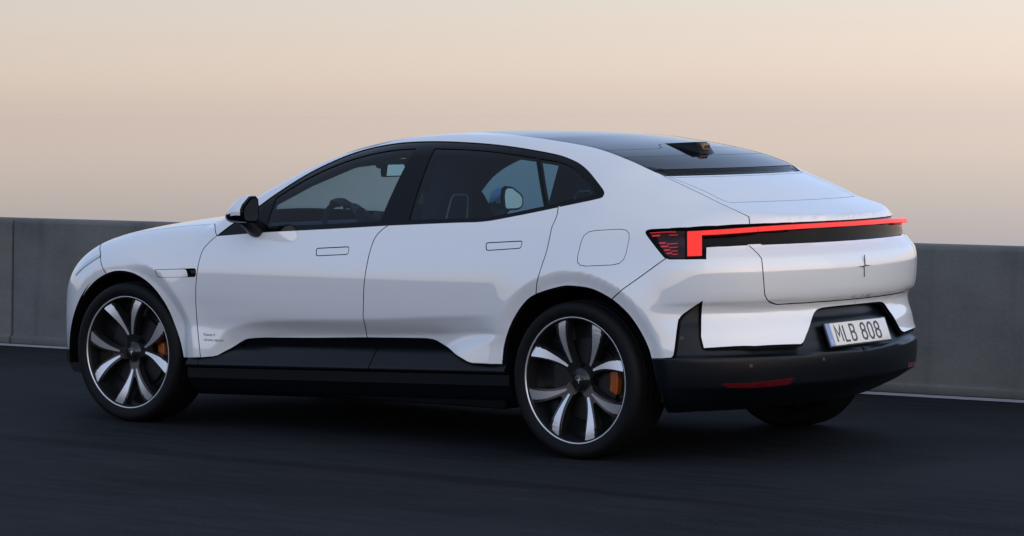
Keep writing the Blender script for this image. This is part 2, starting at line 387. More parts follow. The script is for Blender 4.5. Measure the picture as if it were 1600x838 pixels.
def panel(name, loop3, d, parent, mats=None, h=.018, gap=.0025, holes=(), off=0., depth=.012, liner=True, fn=body,
          sides=(1,), merge=False, hole_gap=None, lin_off=.014):
    """cut a panel: loop3 = closed loop of points on the skin, d = outward direction it is laid out along.
    sides (1, -1): left one and its mirror image as two parts; merge=True: both halves as ONE part."""
    d, a, b = frame(d)
    def onskin(lp):                                       # the same dense outline on the skin for every panel that shares it
        P = resample(np.asarray(lp, float), .012)
        for _ in range(4): P = P-grad(P, fn)*(fn(P)*.9)[:, None]
        return P
    loop3 = onskin(loop3); holes = [onskin(q) for q in holes]
    def flat(P): P = np.asarray(P); return np.stack([P@a, P@b], 1)
    loops = []
    for k, lp in enumerate([loop3, *holes]):
        q = dedupe(resample(flat(lp), h*.7))
        if area2(q) < 0: q = q[::-1]
        g = gap if k == 0 else -(hole_gap if hole_gap is not None else gap)
        if g: q = dedupe(shrink(q, g))
        loops.append(q)
    o = loops[0]; lo = o.min(0); hi = o.max(0)
    gu, gv = np.meshgrid(np.arange(lo[0]+h*.5, hi[0], h), np.arange(lo[1]+h*.5, hi[1], h*.9), indexing='ij')
    gu[:, 1::2] += h*.5
    G = np.stack([gu.ravel(), gv.ravel()], 1); G = G[inpoly(G, o)]
    for q in loops[1:]: G = G[~inpoly(G, q)]
    allb = np.vstack(loops)
    keep = np.ones(len(G), bool)
    for i in range(0, len(G), 2000):
        dd = ((G[i:i+2000, None]-allb[None])**2).sum(2).min(1); keep[i:i+2000] = dd > (.5*h)**2
    G = G[keep]
    pts = np.vstack([allb, G]); edges = []; k = 0
    for q in loops:
        n = len(q); edges += [(k+i, k+(i+1) % n) for i in range(n)]; k += n
    vo, eo, fo, ov, oe, of = delaunay_2d_cdt([Vector(p) for p in pts], edges, [], 0, 1e-6)
    V2 = np.array([tuple(v) for v in vo]); F = np.array([f for f in fo if len(f) == 3])
    cen = V2[F].mean(1); ok = inpoly(cen, o)
    for q in loops[1:]: ok &= ~inpoly(cen, q)
    F = F[ok]; ar = (V2[F[:, 1]]-V2[F[:, 0]]); br = (V2[F[:, 2]]-V2[F[:, 0]])
    sgn = ar[:, 0]*br[:, 1]-ar[:, 1]*br[:, 0]; F = F[np.abs(sgn) > 1e-10]; sgn = sgn[np.abs(sgn) > 1e-10]; F[sgn < 0] = F[sgn < 0][:, ::-1]
    O = V2[:, :1]*a+V2[:, 1:]*b+d*3.6
    X = trace(O, np.tile(-d, (len(O), 1)), fn)
    Nn = grad(X, fn)
    X0 = X+Nn*off
    # boundary edges
    from collections import Counter
    ec = Counter()
    for t in F:
        for i in range(3): ec[(t[i], t[(i+1) % 3])] += 1
    be = [e for e in ec if (e[1], e[0]) not in ec]
    if merge:                                             # no flange along the mid-plane
        be = [e for e in be if not (abs(X0[e[0], 1]) < 2e-3 and abs(X0[e[1], 1]) < 2e-3)]
    def assemble(sg):
        nv = len(X0); V = [X0.copy()]; NN = [Nn.copy()]; Fs = [F]; M = [np.zeros(len(F), int)]
        nb = nv
        if depth > 0 and be:
            e = np.array(be); A, B = X0[e[:, 0]], X0[e[:, 1]]; t = B-A; t /= np.linalg.norm(t, axis=1, keepdims=True)+1e-9
            on = np.cross(t, Nn[e[:, 0]]); nA, nB = Nn[e[:, 0]], Nn[e[:, 1]]
            Q = np.concatenate([A, B, A-nA*depth, B-nB*depth]); m = len(e); V.append(Q); NN.append(np.tile(on, (4, 1)))
            i = np.arange(m)+nb
            Fs.append(np.concatenate([np.stack([i, i+2*m, i+m], 1), np.stack([i+m, i+2*m, i+3*m], 1)])); M.append(np.full(2*m, 1)); nb += 4*m
        if liner:
            Y = X0-Nn*lin_off; acc = np.zeros_like(Y); cnt = np.zeros(len(Y))
            for e in be:
                t = X0[e[1]]-X0[e[0]]; t = t/(np.linalg.norm(t)+1e-9); w = np.cross(t, Nn[e[0]])
                for q in e: acc[q] += w; cnt[q] += 1
            k = cnt > 0; acc[k] /= cnt[k][:, None]; Y = Y+acc*.010
            V.append(Y); NN.append(Nn); Fs.append(F+nb); M.append(np.full(len(F), 1)); nb += len(Y)
        V = np.vstack(V); NN = np.vstack(NN); Fa = np.vstack(Fs); M = np.concatenate(M)
        if sg < 0: V = V*[1, -1, 1]; NN = NN*[1, -1, 1]; Fa = Fa[:, ::-1]
        return V, NN, Fa, M
    def make(V, NN, Fa, M):
        me = bpy.data.meshes.new(name); me.from_pydata(V.tolist(), [], Fa.tolist())
        me.polygons.foreach_set('use_smooth', [True]*len(Fa)); me.polygons.foreach_set('material_index', M.tolist())
        me.update()
        me.normals_split_custom_set_from_vertices(NN.tolist())
        return link(name, me, parent, list(mats) if mats else [PAINT, DARK])
    res = []
    if merge:
        A = assemble(1); B = assemble(-1); nv = len(A[0])
        res.append(make(np.vstack([A[0], B[0]]), np.vstack([A[1], B[1]]), np.vstack([A[2], B[2]+nv]), np.concatenate([A[3], B[3]])))
    else:
        for sg in sides: res.append(make(*assemble(sg)))
    return res
# ---------------------------------------------------------------- setting: road, marking, barrier, sea
def node_mat(name):
    m = bpy.data.materials.new(name); m.use_nodes = True; t = m.node_tree; return m, t, t.nodes['Principled BSDF']
def add(t, k, **a):
    n = t.nodes.new(k)
    for x, y in a.items():
        if x in n.inputs: n.inputs[x].default_value = y
        else: setattr(n, x, y)
    return n
# asphalt: dark, fine-grained, faintly streaked along the driving direction
ASPH, t, b = node_mat('asphalt'); lk = t.links.new
c = add(t, 'ShaderNodeTexCoord'); mp = add(t, 'ShaderNodeMapping'); mp.inputs['Scale'].default_value = (.30, 2.2, 1); lk(c.outputs['Object'], mp.inputs[0])
n1 = add(t, 'ShaderNodeTexNoise', Scale=6.0, Detail=8.0, Roughness=.7); lk(mp.outputs[0], n1.inputs['Vector'])
n2 = add(t, 'ShaderNodeTexNoise', Scale=75.0, Detail=5.0); lk(c.outputs['Object'], n2.inputs['Vector'])
n3 = add(t, 'ShaderNodeTexNoise', Scale=.5, Detail=5.0); lk(c.outputs['Object'], n3.inputs['Vector'])
mx = add(t, 'ShaderNodeMix', data_type='RGBA'); mx.inputs[6].default_value = (.0016, .0030, .0054, 1); mx.inputs[7].default_value = (.0140, .0170, .0215, 1)
ma = add(t, 'ShaderNodeMath', operation='MULTIPLY_ADD'); lk(n1.outputs[0], ma.inputs[0]); ma.inputs[1].default_value = 1.1; lk(n2.outputs[0], ma.inputs[2])
mb = add(t, 'ShaderNodeMath', operation='MULTIPLY_ADD'); lk(n3.outputs[0], mb.inputs[0]); mb.inputs[1].default_value = .8; lk(ma.outputs[0], mb.inputs[2])
rg = add(t, 'ShaderNodeMapRange'); rg.inputs['From Min'].default_value = 1.17; rg.inputs['From Max'].default_value = 1.60; lk(mb.outputs[0], rg.inputs[0]); lk(rg.outputs[0], mx.inputs[0])
# a dark tar band and fainter tyre tracks beside it, wandering a little
sx = add(t, 'ShaderNodeSeparateXYZ'); lk(c.outputs['Object'], sx.inputs[0])
mpw = add(t, 'ShaderNodeMapping'); mpw.inputs['Scale'].default_value = (.5, 2.5, 1); lk(c.outputs['Object'], mpw.inputs[0])
nw = add(t, 'ShaderNodeTexNoise', Scale=1.5, Detail=6.0); lk(mpw.outputs[0], nw.inputs['Vector'])
yw = add(t, 'ShaderNodeMath', operation='MULTIPLY_ADD'); lk(nw.outputs[0], yw.inputs[0]); yw.inputs[1].default_value = .22; lk(sx.outputs['Y'], yw.inputs[2])
prev = mx.outputs[2]
for yc, wd, dk in ((1.97, .13, .50), (2.75, .35, .80), (-.55, .5, .85), (4.3, .5, .85)):
    dy_ = add(t, 'ShaderNodeMath', operation='SUBTRACT'); lk(yw.outputs[0], dy_.inputs[0]); dy_.inputs[1].default_value = yc
    ab = add(t, 'ShaderNodeMath', operation='ABSOLUTE'); lk(dy_.outputs[0], ab.inputs[0])
    bn = add(t, 'ShaderNodeMapRange', interpolation_type='SMOOTHSTEP'); bn.inputs['From Min'].default_value = wd*.15; bn.inputs['From Max'].default_value = wd; bn.inputs['To Min'].default_value = 1; bn.inputs['To Max'].default_value = 0; lk(ab.outputs[0], bn.inputs[0])
    mm = add(t, 'ShaderNodeMix', data_type='RGBA', blend_type='MULTIPLY'); lk(bn.outputs[0], mm.inputs[0]); lk(prev, mm.inputs[6]); mm.inputs[7].default_value = (dk, dk, dk, 1); prev = mm.outputs[2]
lk(prev, b.inputs['Base Color'])
bp = add(t, 'ShaderNodeBump', Strength=.5, Distance=.01); lk(n2.outputs[0], bp.inputs['Height']); lk(bp.outputs[0], b.inputs['Normal'])
b.inputs['Roughness'].default_value = .85; b.inputs['Specular IOR Level'].default_value = .12
q = MB(); xs = np.linspace(-400, 400, 81)
q.add([(x, y, 0) for x in xs for y in (-3.6, -2.2, 0, 2, 6, 12, 30)], [(i*7+j, i*7+j+1, i*7+8+j, i*7+7+j) for i in range(80) for j in range(6)])
o = q.build('road', ASPH); tag(o, kind='structure')
bm_ = o.data
# wall and line run nearly parallel to the car
WA = math.atan2(-2.366+2.713, 4.816+3.289)
def wl(s, d, z):                                         # along the wall, across it (towards the road), height
    return (4.816+s*math.cos(WA)-d*math.sin(WA), -2.366+s*math.sin(WA)+d*math.cos(WA), z)
LINE, t, b = node_mat('worn_white_line'); lk = t.links.new
c = add(t, 'ShaderNodeTexCoord'); n1 = add(t, 'ShaderNodeTexNoise', Scale=14.0, Detail=8.0); lk(c.outputs['Object'], n1.inputs['Vector'])
mx = add(t, 'ShaderNodeMix', data_type='RGBA'); mx.inputs[6].default_value = (.16, .16, .19, 1); mx.inputs[7].default_value = (.42, .42, .47, 1); lk(n1.outputs[0], mx.inputs[0]); lk(mx.outputs[2], b.inputs['Base Color']); b.inputs['Roughness'].default_value = .8
q = MB(); q.add([wl(-300, .05, .004), wl(300, .05, .004), wl(300, .19, .004), wl(-300, .19, .004)], [(0, 1, 2, 3)]); o = q.build('edge_line', LINE); tag(o, kind='structure')
if o.data.polygons[0].normal.z < 0: o.data.flip_normals()
# concrete barrier: cast lengths with open joints
CONC, t, b = node_mat('weathered_concrete'); lk = t.links.new
c = add(t, 'ShaderNodeTexCoord'); mp = add(t, 'ShaderNodeMapping'); mp.inputs['Scale'].default_value = (.6, 1, 1.0); lk(c.outputs['Object'], mp.inputs[0])
n1 = add(t, 'ShaderNodeTexNoise', Scale=1.6, Detail=9.0, Roughness=.62); lk(mp.outputs[0], n1.inputs['Vector'])
n2 = add(t, 'ShaderNodeTexNoise', Scale=45.0, Detail=5.0); lk(c.outputs['Object'], n2.inputs['Vector'])
mp2 = add(t, 'ShaderNodeMapping'); mp2.inputs['Scale'].default_value = (7, 1, .5); lk(c.outputs['Object'], mp2.inputs[0])
n3 = add(t, 'ShaderNodeTexNoise', Scale=1.0, Detail=4.0); lk(mp2.outputs[0], n3.inputs['Vector'])
r1 = add(t, 'ShaderNodeMapRange'); r1.inputs['From Min'].default_value = .3; r1.inputs['From Max'].default_value = .7; lk(n1.outputs[0], r1.inputs[0])
mx = add(t, 'ShaderNodeMix', data_type='RGBA'); mx.inputs[6].default_value = (.080, .084, .086, 1); mx.inputs[7].default_value = (.145, .149, .147, 1); lk(r1.outputs[0], mx.inputs[0])
m2 = add(t, 'ShaderNodeMix', data_type='RGBA', blend_type='MULTIPLY'); r3 = add(t, 'ShaderNodeMapRange'); r3.inputs['From Min'].default_value = .55; r3.inputs['From Max'].default_value = .72; r3.inputs['To Max'].default_value = .35; lk(n3.outputs[0], r3.inputs[0]); lk(r3.outputs[0], m2.inputs[0]); lk(mx.outputs[2], m2.inputs[6]); m2.inputs[7].default_value = (.45, .45, .47, 1)
m3 = add(t, 'ShaderNodeMix', data_type='RGBA', blend_type='OVERLAY'); m3.inputs[0].default_value = .14; lk(m2.outputs[2], m3.inputs[6]); lk(n2.outputs[0], m3.inputs[7]); lk(m3.outputs[2], b.inputs['Base Color'])
bp = add(t, 'ShaderNodeBump', Strength=.25, Distance=.01); lk(n2.outputs[0], bp.inputs['Height']); lk(bp.outputs[0], b.inputs['Normal']); b.inputs['Roughness'].default_value = .88; b.inputs['Specular IOR Level'].default_value = .25
wall = empty('concrete_barrier', wl(0, 0, 0)); tag(wall, 'long grey concrete barrier wall running along the road behind the car', 'wall')
wall.rotation_euler = (0, 0, WA)
WPROF = [(0.0, 0.0), (0.0, .05), (-.02, .06), (-.05, .865), (-.062, .885), (-.078, .890), (-.252, .890), (-.268, .885), (-.28, .865), (-.31, .06), (-.33, .05), (-.33, 0)]
def wall_len(s0, s1):
    q = MB(); k = len(WPROF); xs = np.linspace(s0, s1, 7); ins = [(.012 if i in (0, 6) else 0) for i in range(7)]
    V = []
    for i, x in enumerate(xs):
        for d, z in WPROF: V.append((x, d, z*(1.0+.0068*max(-14, min(6, x)))))
    F_ = [(i*k+j, i*k+(j+1) % k, i*k+k+(j+1) % k, i*k+k+j) for i in range(6) for j in range(k)]+[tuple(range(k)), tuple(range(6*k, 7*k))[::-1]]
    q.add(V, F_); return q.build('wall_length', CONC, wall, bevel=.006)
JO = -.10
for i in range(-12, 14): wall_len(JO+i*6.0+.011, JO+(i+1)*6.0-.011)
q = MB(); q.box((-70, -.24, .02), (80, -.10, .78)); q.build('joint_filler', mat('joint_dark', (.03, .032, .035), rough=.9), wall)
# sea far below the road, out to the horizon
SEA, t, b = node_mat('calm_sea'); b.inputs['Base Color'].default_value = (.075, .055, .15, 1); b.inputs['Roughness'].default_value = .012; b.inputs['IOR'].default_value = 1.048
q = MB(); q.add([(-90000, -90000, -60), (90000, -90000, -60), (90000, 90000, -60), (-90000, 90000, -60)], [(0, 1, 2, 3)]); o = q.build('sea', SEA, fix=False); tag(o, kind='structure')
# embankment under the road
q = MB(); q.add([(-500, 40, -.05), (500, 40, -.05), (500, -3.55, -.02), (-500, -3.55, -.02), (-500, -3.9, -60.5), (500, -3.9, -60.5), (500, 400, -60.5), (-500, 400, -60.5)], [(0, 1, 2, 3), (3, 2, 5, 4), (1, 0, 7, 6)])
o = q.build('embankment', mat('dark_earth', (.05, .047, .042), rough=.95, vary=(.5, .4))); tag(o, kind='structure')
# ---------------------------------------------------------------- the car
car = empty('electric_car')
tag(car, 'white fastback electric car with full-width red tail light on the dark road', 'car')
def px(*p): return np.array(p, float)
def cv(*p, n=5): return smooth_open(np.array(p, float), n)
cut_f = cv((339, 368.6), (328, 378), (315.8, 393.7), (307.9, 425.9), (305.8, 465), (308.6, 511.8), (313.3, 559))      # fender / front door
cut_m = cv((607, 352), (594, 362), (584, 375.8), (575.3, 404.4), (569, 443.8), (567.4, 493.9))
cut_m = np.vstack([cut_m, cv((567.4, 494.5), (571, 512), (573.5, 527.9), n=3)])
cut_r = np.vstack([cv((872.5, 321.5), (871.5, 330), (869.5, 339), (862.5, 355), n=4), cv((862, 357), (854, 392.9), (845, 420), (839.3, 441), (837.5, 460.2), n=4)])
arch_f = cv((287, 559.4), (282, 534.9), (273.4, 509), (260.5, 479), (239, 449), (213.2, 429.6), (187.4, 423.6), (166, 428.7), (144.5, 444.6), (127.3, 470.4), (118.7, 504.8))
arch_r = cv((784.8, 569.8), (788.5, 538.4), (799.6, 505), (818, 475.5), (837.5, 460.2), (873.6, 448.8), (895.8, 447.4), (925.4, 452.2), (955.7, 467.8), (980.9, 490.3), (999.4, 516.2), (1012.3, 542), (1018, 560.8))
sill_f = np.vstack([px((313.3, 559)), cv((333.7, 557.6), (340, 556), (346, 553), n=3), cv((378, 534.5), (386, 530.5), (398, 529), n=3), px((494.7, 528.6), (573.5, 527.9))])
sill_r = np.vstack([px((573.5, 527.9)), cv((660, 529), (671, 529.8), (682, 532.7), (696.9, 541.6), n=4), cv((722.8, 561.2), (730, 565.5), (737.6, 567.9), n=3), px((784.8, 569.8))])
belt_f = cv((339, 368.6), (401, 363.5), (430.7, 361.6), (521.4, 357), (607, 352), n=3)
belt_r = cv((607, 352), (710.7, 347.6), (756, 345.8), (801.3, 338), (846.7, 329), (872.5, 323.5), n=4)
dlo_low_r = cv((872.5, 323.5), (892, 319.5), (935, 310.3), (942, 306.5), (943.6, 301.5), (942, 297), n=5)
dlo_top = np.vstack([cv((942, 297), (935, 287.5), (921.5, 270.5), (907.9, 258), (892, 249.4), (869.3, 241.7), (824, 233.1), (778.7, 226.7), (733.3, 222.9), (676.7, 221), (620, 224),
             (566.8, 234.7), (521.4, 251.7), (476.1, 274.4), (430.7, 303.4), (405.8, 321.5), (385, 336), (360, 352.5), (341, 367)), px((339, 368.6))])
def H(a, fn=body): return hit(a, fn)
# --- doors
def rrect(p, r=.28, n=4):                                 # rounded loop through four corners (pixels)
    p = np.asarray(p, float); o = []
    for i in range(len(p)):
        a, b, c = p[i-1], p[i], p[(i+1) % len(p)]
        la, lc = np.linalg.norm(a-b), np.linalg.norm(c-b); k = r*min(la, lc)
        u = b+(a-b)/la*k; v = b+(c-b)/lc*k
        for t in np.linspace(0, 1, n): o.append((1-t)**2*u+2*t*(1-t)*b+t*t*v)
    return np.array(o)
HAND_F = hit(rrect([(494.3, 388.4), (545.6, 385.8), (543.8, 397.6), (494, 400)]))
HAND_R = hit(rrect([(759.5, 379.8), (816, 376.8), (813.6, 388.0), (759.8, 391.6)]))
FLAP = hit(rrect([(912, 361.4), (986.5, 357.4), (974.5, 413.4), (898.5, 417)], .30))
VENT_C = hit(rrect([(241, 421.6), (290.5, 420.4), (294, 433.2), (247, 433.8)], .3))
VENT_O = hit(px((291, 420.4), (306.5, 419.6), (306, 432.8), (294.5, 433.2)))
FRONT_DOOR = H(np.vstack([belt_f, cut_m[1:], sill_f[::-1][1:], cut_f[::-1][1:-1]]))
fdoors = panel('front_door', FRONT_DOOR, (0, 1, .12), car, sides=(1, -1), h=.012, holes=[HAND_F])
for i, o in enumerate(panel('door_handle', HAND_F, (0, 1, .12), car, sides=(1, -1), h=.02, gap=.0022, off=-.001)): o.parent = fdoors[i]
ar_door = arch_r[:np.argmin(np.hypot(arch_r[:, 0]-837.5, arch_r[:, 1]-460.2))+1]
REAR_DOOR = H(np.vstack([belt_r, cut_r[4:], ar_door[::-1][1:], sill_r[::-1][1:], cut_m[::-1][1:-1]]))
rdoors = panel('rear_door', REAR_DOOR, (0, 1, .12), car, sides=(1, -1), h=.012, holes=[HAND_R])
for i, o in enumerate(panel('door_handle', HAND_R, (0, 1, .12), car, sides=(1, -1), h=.02, gap=.0022, off=-.001)): o.parent = rdoors[i]
# --- front fender
WS_CORNER = top([(-.47, .775)])[0]
PILLAR_FOOT = top([(-.50, .805), (-.535, .84), (-.575, .875)])
fen_top = top([(-.30, .745), (-.10, .735), (.15, .72), (.35, .69), (.50, .655)])
seam_fb = px((157.4, 397), (158.5, 413), (166, 428.7))
i0 = np.argmin(np.hypot(arch_f[:, 0]-166, arch_f[:, 1]-428.7))
FENDER = np.vstack([PILLAR_FOOT, H(cut_f), H(arch_f[:i0+1]), H(seam_fb[::-1][1:]), fen_top[::-1], [WS_CORNER]])
VENT_H = hit(rrect([(241, 421.6), (306.2, 419.6), (305.8, 432.8), (247, 433.8)], .3))
fenders = panel('front_fender', FENDER, (.05, .82, .57), car, sides=(1, -1), h=.016, holes=[VENT_H], hole_gap=.001)
for i, o in enumerate(panel('vent_cover', VENT_C, (.05, .82, .57), car, sides=(1, -1), h=.02, gap=.001, off=-.002, depth=.02)): o.parent = fenders[i]
for i, o in enumerate(panel('vent_opening', VENT_O, (.05, .82, .57), car, mats=[GLOSS, DARK], sides=(1, -1), h=.02, gap=-.002, off=-.016, depth=0)): o.parent = fenders[i]
# --- front bumper (both halves one part), hood, windscreen
nose_low = [side([(.5, .33)])[0]]
def front(yz):
    yz = np.atleast_2d(yz); O = np.column_stack([np.full(len(yz), 2.), yz]); return trace(O, np.tile([-1., 0, 0], (len(yz), 1)))
e_ = -.0025
BUMP_F = np.vstack([H(seam_fb), H(arch_f[i0+1:]), H(px((116.6, 520), (115.4, 535), (115, 546))), front([(.70, .335), (.5, .33), (.25, .33), (e_, .33)]), front([(e_, .45), (e_, .6), (e_, .72)]), top([(.80, e_), (.785, .2), (.74, .4), (.64, .56), (.50, .655)])])
panel('front_bumper', BUMP_F, (.62, .62, .48), car, merge=True, h=.02)
HOOD_L = np.vstack([top([(.80, 0), (.785, .2), (.74, .4), (.64, .56), (.50, .655)]), fen_top[::-1], [WS_CORNER], top([(-.36, .55), (-.29, .3), (-.275, 0)])])
def mirror_loop(Lp): M = Lp[1:-1][::-1]*[1, -1, 1]; return np.vstack([Lp, M])
panel('hood', mirror_loop(HOOD_L), (.1, 0, 1), car, h=.03)
# roof edge between white side frame and dark glass
roof_edge_px = cv((1015, 265), (984.4, 250.8), (933.8, 232.3), (869.3, 220), (801.3, 210.9), (752, 206.9))
RE = H(roof_edge_px)
RE_front = top([(-1.45, .600), (-1.25, .615), (-1.0, .66), (-.75, .715), (-.58, .755)])
A_EDGE = np.vstack([RE, RE_front, [WS_CORNER]])
WS = np.vstack([top([(-1.26, 0), (-1.25, .3), (-1.235, .55)]), RE_front[1:], [WS_CORNER], top([(-.36, .55), (-.29, .3), (-.275, 0)])])
panel('windscreen', mirror_loop(WS), (.4, 0, 1), car, mats=[WGLASS, DARK], h=.03, liner=False, off=-.003)
# --- body side frame: A-pillar, roof rail, C-pillar and rear quarter in one pressing
lamp_px = np.vstack([cv((1173, 350.6), (1074.3, 355.9), (1018, 358.6), n=2), cv((1014, 359.2), (1009.5, 361.5), (1010.5, 367), (1019.3, 379), (1035.8, 399.6), (1041, 403.5), (1047, 405.2), n=3)])
seam_qb = px((1040.5, 403.2), (998, 434.6), (955.7, 467.8))
j0 = np.argmin(np.hypot(lamp_px[:, 0]-1041, lamp_px[:, 1]-403.5))
ia = np.argmin(np.hypot(arch_r[:, 0]-955.7, arch_r[:, 1]-467.8)); ib = np.argmin(np.hypot(arch_r[:, 0]-837.5, arch_r[:, 1]-460.2))
def deck_edge(n): # crease between side and deck, roof corner -> spoiler end
    return cv((1015, 265), (1050, 281.5), (1090, 300.5), (1130, 320), (1170, 339), n=n)
SIDEF = np.vstack([H(cut_r[::-1]), H(dlo_low_r[1:]), H(dlo_top[1:]), PILLAR_FOOT[::-1], [WS_CORNER]*1, A_EDGE[::-1][1:], H(deck_edge(3)[1:]), H(px((1171.5, 350.6))), H(lamp_px[1:j0+1]), H(seam_qb[1:]), H(arch_r[ib:ia+1][::-1][1:-1])])
qp = panel('body_side_frame', SIDEF, (-.14, .76, .62), car, sides=(1, -1), h=.016, gap=.002, holes=[FLAP], hole_gap=.0015)
for i, o in enumerate(panel('charging_flap', FLAP, (-.14, .76, .62), car, sides=(1, -1), h=.02, gap=.0015, off=-.0005)): o.parent = qp[i]
# --- side window surround with three panes
TRIM = np.vstack([H(belt_f), H(belt_r[1:]), H(dlo_low_r[1:]), H(dlo_top[1:-1])])
g1 = np.vstack([cv((414.8, 353.6), (422, 331), (430.7, 308), n=2), cv((430.7, 308), (476, 280), (521.4, 258.4), (566.8, 243), (612.2, 233.8), (650.3, 231), n=4)[1:], px((592.9, 345.6), (498.8, 350.4))])
g2 = np.vstack([px((638, 343.2)), cv((679, 230.8), (733.3, 232.8), (778.7, 237), (837.6, 245.6), n=3), px((849, 321.8)), cv((801.3, 332), (756, 339.4), (720, 340.8), n=3)])
g3 = np.vstack([cv((841.5, 246.8), (869.3, 251), (892, 259.5), (912.4, 278), (929.5, 300), n=4), cv((927, 303.5), (903, 309.2), (852.5, 321), n=2)])
GL = [H(g) for g in (g1, g2, g3)]
panel('window_surround', TRIM, (0, .9, .44), car, mats=[GLOSS, DARK], holes=GL, sides=(1, -1), h=.02, gap=.0015, hole_gap=0, off=-.004, depth=.02, lin_off=.02)
for nm, g in zip(('front_side_window', 'rear_side_window', 'quarter_window'), GL):
    panel(nm, g, (0, .9, .44), car, mats=[GLASS, DARK], sides=(1, -1), h=.03, gap=.0, off=-.008, depth=0, liner=False)
# --- roof: glass, camera panel, rear edge
def on_edge(s): # roof edge point at shifted coordinate s
    i = np.interp(s, s_rear(RE[::-1][:, 0]*0+np.sort(RE[:, 0]), .6), np.arange(len(RE)))
    return i
Exs = np.vstack([RE, RE_front[:2]]); o_ = np.argsort(Exs[:, 0]); Exs = Exs[o_]
def edge_y(x): return np.interp(x, Exs[:, 0], Exs[:, 1])
def cross_line(s, n=9, bump=None):   # from mid-plane to left edge along constant shifted coordinate
    ys = []; 
    yv = edge_y(s+.29*.36)
    for k in range(n):
        y = yv*k/(n-1); x = s+.29*y*y
        if bump is not None: x += bump(y)
        ys.append((x, y))
    return top(ys)
hump = lambda y: .10*float(1-sstep(.10, .22, np.array(y)))
L0 = top([(-1.27, 0), (-1.26, .3), (-1.245, .55)]); l1 = cross_line(-2.96, 13, hump); l2 = cross_line(-3.10); l3 = cross_line(S_EDGE+.010)
def edge_between(a, b):
    xs = Exs[(Exs[:, 0] < a-.01) & (Exs[:, 0] > b+.01)]; return xs[::-1]
ROOFG = np.vstack([L0, [RE_front[1]], edge_between(RE_front[1][0], l1[-1][0]), l1[::-1]])
panel('roof_glass', mirror_loop(ROOFG), (0, 0, 1), car, mats=[GLOSS, DARK], h=.03, off=-.001)
CAMP = np.vstack([l1, edge_between(l1[-1][0], l2[-1][0]), l2[::-1]])
panel('roof_camera_panel', mirror_loop(CAMP), (-.2, 0, 1), car, mats=[GLOSS, DARK], h=.025, gap=.002, off=-.001)
EDGP = np.vstack([l2, edge_between(l2[-1][0], l3[-1][0]), l3[::-1]])
panel('roof_rear_edge', mirror_loop(EDGP), (-.3, 0, 1), car, mats=[GLOSS, DARK], h=.02, gap=.002, off=-.001)
d00 = cross_line(S_EDGE-.036)
SEAL = np.vstack([l3, d00[::-1]])
panel('roof_rear_seal', mirror_loop(SEAL), (-.6, 0, 1), car, mats=[GLOSS, DARK], h=.010, gap=0, off=-.003, liner=False, depth=.01)
# --- tailgate: deck, lip, panel below the lamp
DE = H(deck_edge(3))
d0 = cross_line(S_EDGE-.034, 9)
LIPE = H(px((1171.5, 350.4)))[0]
def rear(yz, fn=body):
    yz = np.atleast_2d(yz); O = np.column_stack([np.full(len(yz), -5.), yz]); return trace(O, np.tile([1., 0, 0], (len(yz), 1)), fn)
lipz = LIPE[2]
DECKL = np.vstack([d0, DE[1:], [LIPE], rear([(y, lipz) for y in (.6, .5, .4, .3, .2, .1, 0)])])
# hole line: the flush upper panel
dp_px = np.vstack([px((1045, 276.5), (1129.5, 313.2)), cv((1135, 315.3), (1141, 316.6), (1150, 316.6), n=3)])
DP = H(dp_px); DP[:, 1] = DP[:, 1]
dpl = top([(DP[-1][0]-.29*(DP[-1][1]**2-y*y), y) for y in (.4, .3, .2, .1, 0)])
d0p = top([(S_EDGE-.056+.29*y*y, y) for y in (0, .1, .2, .3, .4, .48, .53)])
inner = np.vstack([d0p, DP, dpl]); inner_full = mirror_loop(inner)
tg_up = panel('tailgate_upper', mirror_loop(DECKL), (-.75, 0, 1), car, h=.018, gap=.002, holes=[inner_full], hole_gap=.0018)[0]
panel('deck_panel', inner_full, (-.75, 0, 1), tg_up, h=.025, gap=.0018)
TG = H(np.vstack([cv((1169.5, 383), (1175, 388), (1183, 395.5), (1189.8, 403.9), n=3), cv((1190, 404.3), (1192.5, 430), (1194.7, 460), n=3), cv((1194.7, 460.3), (1198, 467.5), (1204, 473), (1213, 475.9), n=3)]))
ztop = TG[0][2]; zbot = TG[-1][2]
TGL = np.vstack([rear([(y, ztop) for y in (0, .15, .3, .45, .6)]), TG, rear([(y, zbot) for y in (.45, .3, .15, 0)])])
tailgate = panel('tailgate', mirror_loop(TGL), (-1, 0, .1), car, h=.016)[0]
# --- rear bumper (white), both halves one part
zl = .5*(lipz+ztop)
b_in = H(np.vstack([px((1018, 560.8), (1049, 559.6)), cv((1052.5, 556), (1054.5, 545), (1059.7, 504), (1062.5, 498), (1068.6, 490.7), (1097, 471.3), n=3), px((1095.2, 500), (1094.9, 526.5), (1099.3, 544.6), (1180, 541.5), (1250.6, 538.4)), cv((1251, 538.4), (1255, 536), (1257.5, 531), n=2), px((1270, 495.2)), cv((1272, 490), (1277, 484.4), (1285, 481.5), n=2)]))
zn = b_in[-1][2]
lamp_bot = H(px((1047, 405.2), (1075, 405.1), (1102.8, 404.8), (1103.2, 386.3), (1136, 384.7), (1169.5, 383)))
RBUMP = np.vstack([b_in, rear([(.2, zn+.002), (.1, zn+.003), (e_, zn+.003)]), rear([(e_, zn+.03), (e_, zbot)]), TGL[::-1][1:len(TGL)-4], lamp_bot[::-1][1:], H(lamp_px[::-1][1:][:len(lamp_px)-1-j0]), H(seam_qb[1:]), H(arch_r[ia+1:-1])])
panel('rear_bumper', RBUMP, (-.68, .72, .12), car, merge=True, h=.016, depth=.02, gap=.0022)
